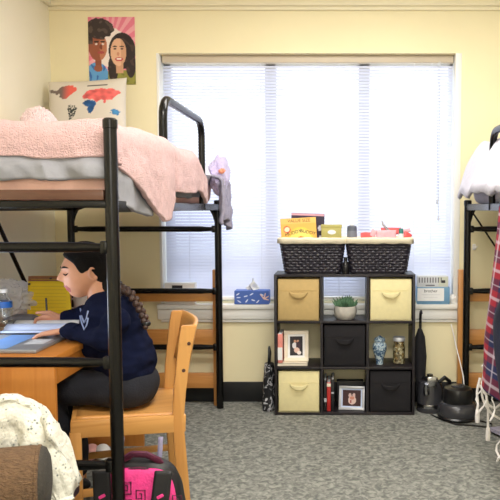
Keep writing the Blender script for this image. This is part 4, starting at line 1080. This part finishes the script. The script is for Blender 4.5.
# hair
mb = MB(); g_ = bmesh.ops.create_icosphere(mb.bm, subdivisions=6, radius=1)
for v in g_['verts']:
    d = v.co.copy(); sc0 = -d.x * .75 + d.z * .9 + .09 - .22 * math.exp(-((d.x + .05) / .22) ** 2 - ((d.z + .05) / .25) ** 2) + .20 * math.exp(-((d.x - .32) / .16) ** 2 - ((d.z - .18) / .3) ** 2)
    if d.z < -.72: sc0 -= .5
    k = .84 + .29 * sm(-.06, .10, sc0); st_ = 1 + .012 * noise.noise(Vector((d.y * 14, d.z * 3 + d.x * 3, 0)))
    p = headfn(d, 1) * k * (st_ if k > 1 else 1); v.co = HM @ p
mb.ell(HM @ Vector((-.066, 0, -.062)), (.046, .066, .058), 4, lambda d: 1 + .04 * noise.noise(d * 5), HM.to_3x3().to_4x4())
part('hair', mb, 'hair', st, ang=180)
mb = MB(); path = [HM @ Vector((-.10, 0, -.03)), P(120, 288, YC), P(129, 292, YC - .03), P(137, 303, YC - .06), P(143, 315, YC - .08), P(147, 326, YC - .09)]
pts = []
for a, b_ in zip(path, path[1:]):
    for k in range(4): pts.append(a.lerp(b_, k / 4))
pts.append(path[-1])
for k, p in enumerate(pts):
    tn = (pts[min(k + 1, len(pts) - 1)] - pts[max(0, k - 1)]).normalized(); sd = tn.cross(Vector((0, 1, 0))).normalized(); r = .019 * (1 - .3 * k / len(pts))
    a = Vector((0, 1, 0)) * (.007 if k % 2 else -.007) + sd * (.005 if k % 2 else -.005)
    mb.ell(p + a, (r, r * .95, r * .8), 2, M=tn.to_track_quat('X', 'Y').to_matrix().to_4x4() @ Matrix.Rotation(.5 if k % 2 else -.5, 4, 'Z'))
part('braid', mb, 'braid_hair', st, label='long brown braid down the back')
part('hair_tie', MB().lathe([(.017, 0), (.02, .004), (.02, .012), (.017, .016)], pts[-2] + Vector((0, 0, -.01)), 14), 'black_plastic', st)
# sweatshirt
mb = MB()
mb.ell(chs + Vector((.005, 0, -.005)), (.122, .178, .15), 4).ell(spn + Vector((.0, 0, 0)), (.128, .165, .16), 4).ell(pel + Vector((.005, 0, .085)), (.125, .17, .12), 4).ell(chs + Vector((.055, 0, -.05)), (.10, .15, .14), 4).ell(chs + Vector((-.03, 0, -.06)), (.105, .15, .12), 4)
for a, b_, c_ in ((shN, elN, wrN), (shF, elF, wrF)): mb.capsule(a, b_, .060, .054).capsule(b_, b_.lerp(c_, .95), .054, .034)
mb.capsule(nek + Vector((.02, 0, -.045)), shN, .055, .060).capsule(nek + Vector((.02, 0, -.045)), shF, .055, .060)
nd_ = (hd + Vector((.03, 0, -.06)) - nek).normalized()
sw = remeshed(mb, .008, 6, .5)
sw.bm.normal_update(); sw.bm.verts.index_update()
for v in sw.bm.verts:
    p = v.co; dn = .010 * noise.noise(Vector((p.x * 9, p.y * 6, p.z * 20))) + .005 * noise.noise(Vector((p.x * 24, p.y * 16, p.z * 44)))
    v.co += v.normal * dn
SWD = ([v.co.copy() for v in sw.bm.verts], [[v.index for v in f.verts] for f in sw.bm.faces])
part('sweatshirt', sw, 'navy_sweat', st, ang=180)
mb = MB(); ring = []
for k in range(24):
    a = k * 2 * PI / 24; ring.append(nek + Vector((.008 + .066 * math.cos(a), .072 * math.sin(a), .010 + .035 * math.cos(a))))
part('collar', MB().tube(ring, .013, 10, closed=True), 'navy_sweat', st)
for w, e in ((wrN, elN), (wrF, elF)):
    d = (e - w).normalized(); part('cuff', MB().tube([w + d * .002, w + d * .016, w + d * .04, w + d * .055], [.031, .036, .037, .034], 18), 'navy_sweat', st)
# trousers
mb = MB(); mb.ell(pel + Vector((.01, 0, -.015)), (.132, .175, .112), 4)
for a, b_, c_ in ((hipN, kneN, ankN), (hipF, kneF, ankF)): mb.capsule(a, b_, .088, .068).capsule(b_, c_ + Vector((0, 0, .03)), .066, .052)
tr_ = remeshed(mb, .009, 5, .5); tr_.bm.normal_update()
for v in tr_.bm.verts:
    p = v.co; v.co += v.normal * (.008 * noise.noise(Vector((p.x * 16, p.y * 8, p.z * 12))))
    if p.z < .475 and p.x > -1.02: v.co.z = max(v.co.z, .468)
part('trousers', tr_, 'charcoal_trousers', st, ang=180)
for a in (ankN, ankF):
    mb = MB().ell(a + Vector((-.065, 0, -.045)), (.125, .045, .045), 4, lambda d: 1); 
    part('shoe', mb, 'black_cover', st)
# chevron emblem on the chest
from mathutils.bvhtree import BVHTree
tree = BVHTree.FromPolygons([v.co for v in SWD[0]], SWD[1]) if False else BVHTree.FromPolygons(*SWD)
mb = MB()
for off in (0, 7):
    pts = []
    for px, py in ((80.5, 309), (82, 316), (84.5, 323), (87, 318), (88.5, 311)):
        o = Vector((0, 0, EYE)); d = (P(px, py + off, YC) - o).normalized(); hit = tree.ray_cast(o + d * 2.5, d)
        if hit[0] is not None: pts.append(hit[0] + hit[1] * .002 * (-1 if hit[1].dot(d) > 0 else 1))
    if len(pts) > 1: mb.tube(pts, .0032, 6)
part('emblem', mb, 'emblem', st, label='pale outlined chevron emblem')
# pen in the far hand
tip = P(47.5, 323, wrF.y - .03); tip.z = DZ + .028
pn = thing('pen', 'dark pen held upright in the writing hand', 'pen', tip)
b0 = tip; topv = P(46, 298, tip.y + .02)
part('barrel', MB().tube([b0 + (topv - b0) * .1, topv], .0042, 10), 'black_plastic', pn)
part('tip', MB().tube([b0, b0 + (topv - b0) * .1], [.0008, .004], 10), 'steel', pn)

# ------------------------------------------------------------------ backpack on the carpet under the chair
bc = P(143, 470, 2.44); bpk = thing('backpack', 'hot pink and black backpack on the carpet in front of chair', 'backpack', (bc.x, 2.44, 0))
BW, BH, BD = .305, .388, .13
def rb(w, h, d, z0, y0, n=3.0):
    mb = MB(); g = bmesh.ops.create_icosphere(mb.bm, subdivisions=5, radius=1)
    for v in g['verts']:
        q = v.co; f = lambda a, e: math.copysign(abs(a) ** e, a)
        L = (abs(q.x) ** n + abs(q.y) ** n + abs(q.z) ** n) ** (1 / n); q = q / L
        wz = 1 - .12 * max(0, q.z)
        v.co = Vector((q.x * w / 2 * wz, y0 + q.y * d / 2, z0 + h / 2 + q.z * h / 2))
    return mb
part('body', rb(BW, BH, BD, .002, 0).noise(.006, 14), 'black_cover', bpk, local=True)
part('front_panel', rb(BW * .9, BH * .86, .05, .03, -BD / 2 + .018, 4), 'hot_pink', bpk, local=True, label='hot pink front panel')
mb = MB()      # embossed square spirals
def spiral(cx, cz, s):
    pts = []; a = s; x, zq = cx - s / 2, cz - s / 2; d = [(1, 0), (0, 1), (-1, 0), (0, -1)]; L = s
    for k in range(7):
        pts.append((x, -BD / 2 - .008, zq)); x += d[k % 4][0] * L; zq += d[k % 4][1] * L
        if k % 2: L -= s * .28
    pts.append((x, -BD / 2 - .008, zq)); return pts
for cx, cz in ((-.045, .30), (.005, .27), (-.045, .235), (.005, .205), (-.045, .17), (.135, .25)): part('embossing', MB().tube(spiral(cx, cz, .044), .0026, 6), 'maroon', bpk, local=True)
for x0, lean in ((.062, .035), (-.105, -.02)):
    def stp(u, v): return (x0 + lean * (1 - v) + (u - .5) * .062, -BD / 2 - .014 - .012 * math.sin(v * PI), .365 - .31 * v)
    sp_ = part('shoulder_strap', MB().grid(stp, 6, 24), 'black_cover', bpk, local=True, solid=.012)
    for k in range(4):
        v = .28 + .17 * k; p = Vector(stp(.5, v)); part('strap_accent', MB().box(p.x - .013, p.x + .013, p.y - .0105, p.y - .004, p.z - .006, p.z + .006, .003, M=Matrix.Translation(p) @ Matrix.Rotation(-.5, 4, 'Y') @ Matrix.Translation(-p)), 'hot_pink', sp_, local=True)
part('top_handle', MB().tube([(-.075, .0, .34), (-.068, -.03, .385), (-.025, -.04, .412), (.025, -.04, .411), (.062, -.03, .388), (.075, 0, .345)], .010, 10, flat=1.6), 'maroon', bpk, local=True)
part('piping', MB().tube([(BW * .44 * math.cos(a), -BD / 2 + .012, .185 + .18 * math.sin(a)) for a in [PI * k / 20 for k in range(21)]], .006, 8), 'maroon', bpk, local=True)
for x in (-.10, .045):
    part('webbing', MB().grid(lambda u, v: (x + .018 * u, .02 + .03 * v, .33 + .115 * v), 2, 8), 'strap_lilac', bpk, local=True, solid=.003)
# slippers under the chair
for px, m, lab in ((92, 'slipper_pink', 'pink slipper on the carpet under the wooden chair, left of white one'), (103, 'white_cloth', 'white slipper on the carpet under the wooden chair, beside the pink one')):
    c = P(px, 464, 3.50); c.z = 0
    t = thing('slipper', lab, 'slipper', (c.x, c.y, 0), .3, 'slippers under the chair')
    part('sole', MB().ell((0, 0, .012), (.042, .11, .011), 3), m, t, local=True)
    part('upper', MB().ell((0, -.035, .03), (.04, .075, .036), 3, lambda d: 1 if d.z > -.3 else .9), m, t, local=True)

# ------------------------------------------------------------------ foreground: bench, bolster, speckled throw
t = thing('bench', 'low dark bench under the brown bolster and speckled throw', 'bench', (-1.15, 1.98, 0))
part('bench_top', MB().box(-1.75, -.86, 1.62, 2.20, .355, .395, .01), 'espresso', t)
for x in (-1.70, -.90):
    for y in (1.67, 2.15): part('leg', MB().box(x - .02, x + .02, y - .02, y + .02, 0, .355, .003), 'espresso', t)
# bolster: round cushion with its axis along X
t = thing('bolster', 'brown knitted bolster with dark round end at bottom left corner', 'cushion', (-1.1, 1.87, .397))
MX = Matrix.Translation((-1.475, 1.755, .502)) @ Matrix.Rotation(math.radians(17), 4, 'Z') @ Matrix.Rotation(PI / 2, 4, 'Y')
part('cover', MB().lathe([(.09, .0), (.103, .02), (.105, .1), (.106, .40), (.105, .605), (.102, .622)], seg=48, M=MX), 'knit_brown', t)
part('piping', MB().lathe([(.1, .618), (.105, .622), (.105, .628), (.1, .632)], seg=48, M=MX), 'knit_brown', t)
part('end_cap', MB().lathe([(.101, .62), (.102, .628), (.096, .642), (.075, .652), (.04, .657), (0, .659)], seg=48, M=MX), 'felt_dark', t, label='dark felt end')
def throw(u, v):
    # over the heap at the back of the bench, down in front and off the right end
    x = -1.65 + .82 * u
    top = lerp_tab([(-1.7, .70), (-1.02, .70), (-.95, .68), (-.91, .645), (-.885, .60), (-.86, .555), (-.835, .52), (-.82, .46)], x)
    yb = 2.12 - .05 * math.sin(min(1, v * 2) * PI / 2) - .03 * v
    z = top - .015 * math.cos(v * 6) - (top - .41) * sm(.25, 1, v) - (.12 * v + .05) * sm(.93, 1, u)
    n = noise.noise(Vector((x * 8, v * 3, 1))); n2 = noise.noise(Vector((x * 19 + v * 3, v * 5, 5)))
    z += .030 * n + .018 * n2 + .014 * math.sin(x * 42 + 4 * n); yb += .03 * n2 - .03 * n - .02 * math.sin(x * 34 + 3 * n)
    x += .012 * n2 * v
    return (x, yb, max(z, .402))
mb = MB().grid(throw, 90, 70).noise(.006, 30)
single('throw', mb, 'speckled_throw', 'cream speckled throw heaped behind the brown bolster, bottom left', 'throw', solid=.012)

# ------------------------------------------------------------------ light
w = bpy.data.worlds.new('world'); bpy.context.scene.world = w; w.use_nodes = True
bg = w.node_tree.nodes['Background']; bg.inputs[0].default_value = (.90, .95, 1, 1); bg.inputs[1].default_value = 3.0
def area(name, loc, size, power, color, rot=(0, 0, 0), portal=False):
    l = bpy.data.lights.new(name, 'AREA'); l.shape = 'RECTANGLE'; l.size, l.size_y = size; l.energy = power; l.color = color
    o = bpy.data.objects.new(name, l); C.objects.link(o); o.location = loc; o.rotation_euler = rot
    if portal: l.cycles.is_portal = True
    return o
area('window_portal', ((WX0 + WX1) / 2, YB + .22, (WZ0 + WZ1) / 2), (1.98, 1.64), 1, (1, 1, 1), (-PI / 2, 0, 0), True)
area('ceiling_lamp_or_fill', (.1, 3.2, ZC - .03), (1.3, .5), 38, (1, .965, .91))  # extra unseen light, added to brighten the back wall
area('ceiling_lamp_or_fill', (.1, 1.4, ZC - .03), (1.3, .5), 60, (1, .965, .91))
area('ceiling_lamp_or_fill', (.2, -.5, ZC - .03), (1.3, .5), 34, (1, .97, .92))
area('front_fill', (.1, YF + .06, 1.75), (1.1, .5), 24, (1, .97, .93), (PI / 2, 0, 0))  # added fill from behind the camera, brightens the face and shelf fronts
sc = bpy.context.scene
sc.view_settings.view_transform = 'Standard'; sc.view_settings.look = 'None'; sc.view_settings.exposure = 0.12; sc.view_settings.gamma = 1
sc.cycles.use_denoising = True
sc.cycles.max_bounces = 10; sc.cycles.diffuse_bounces = 6; sc.cycles.transparent_max_bounces = 12; sc.cycles.sample_clamp_indirect = 6
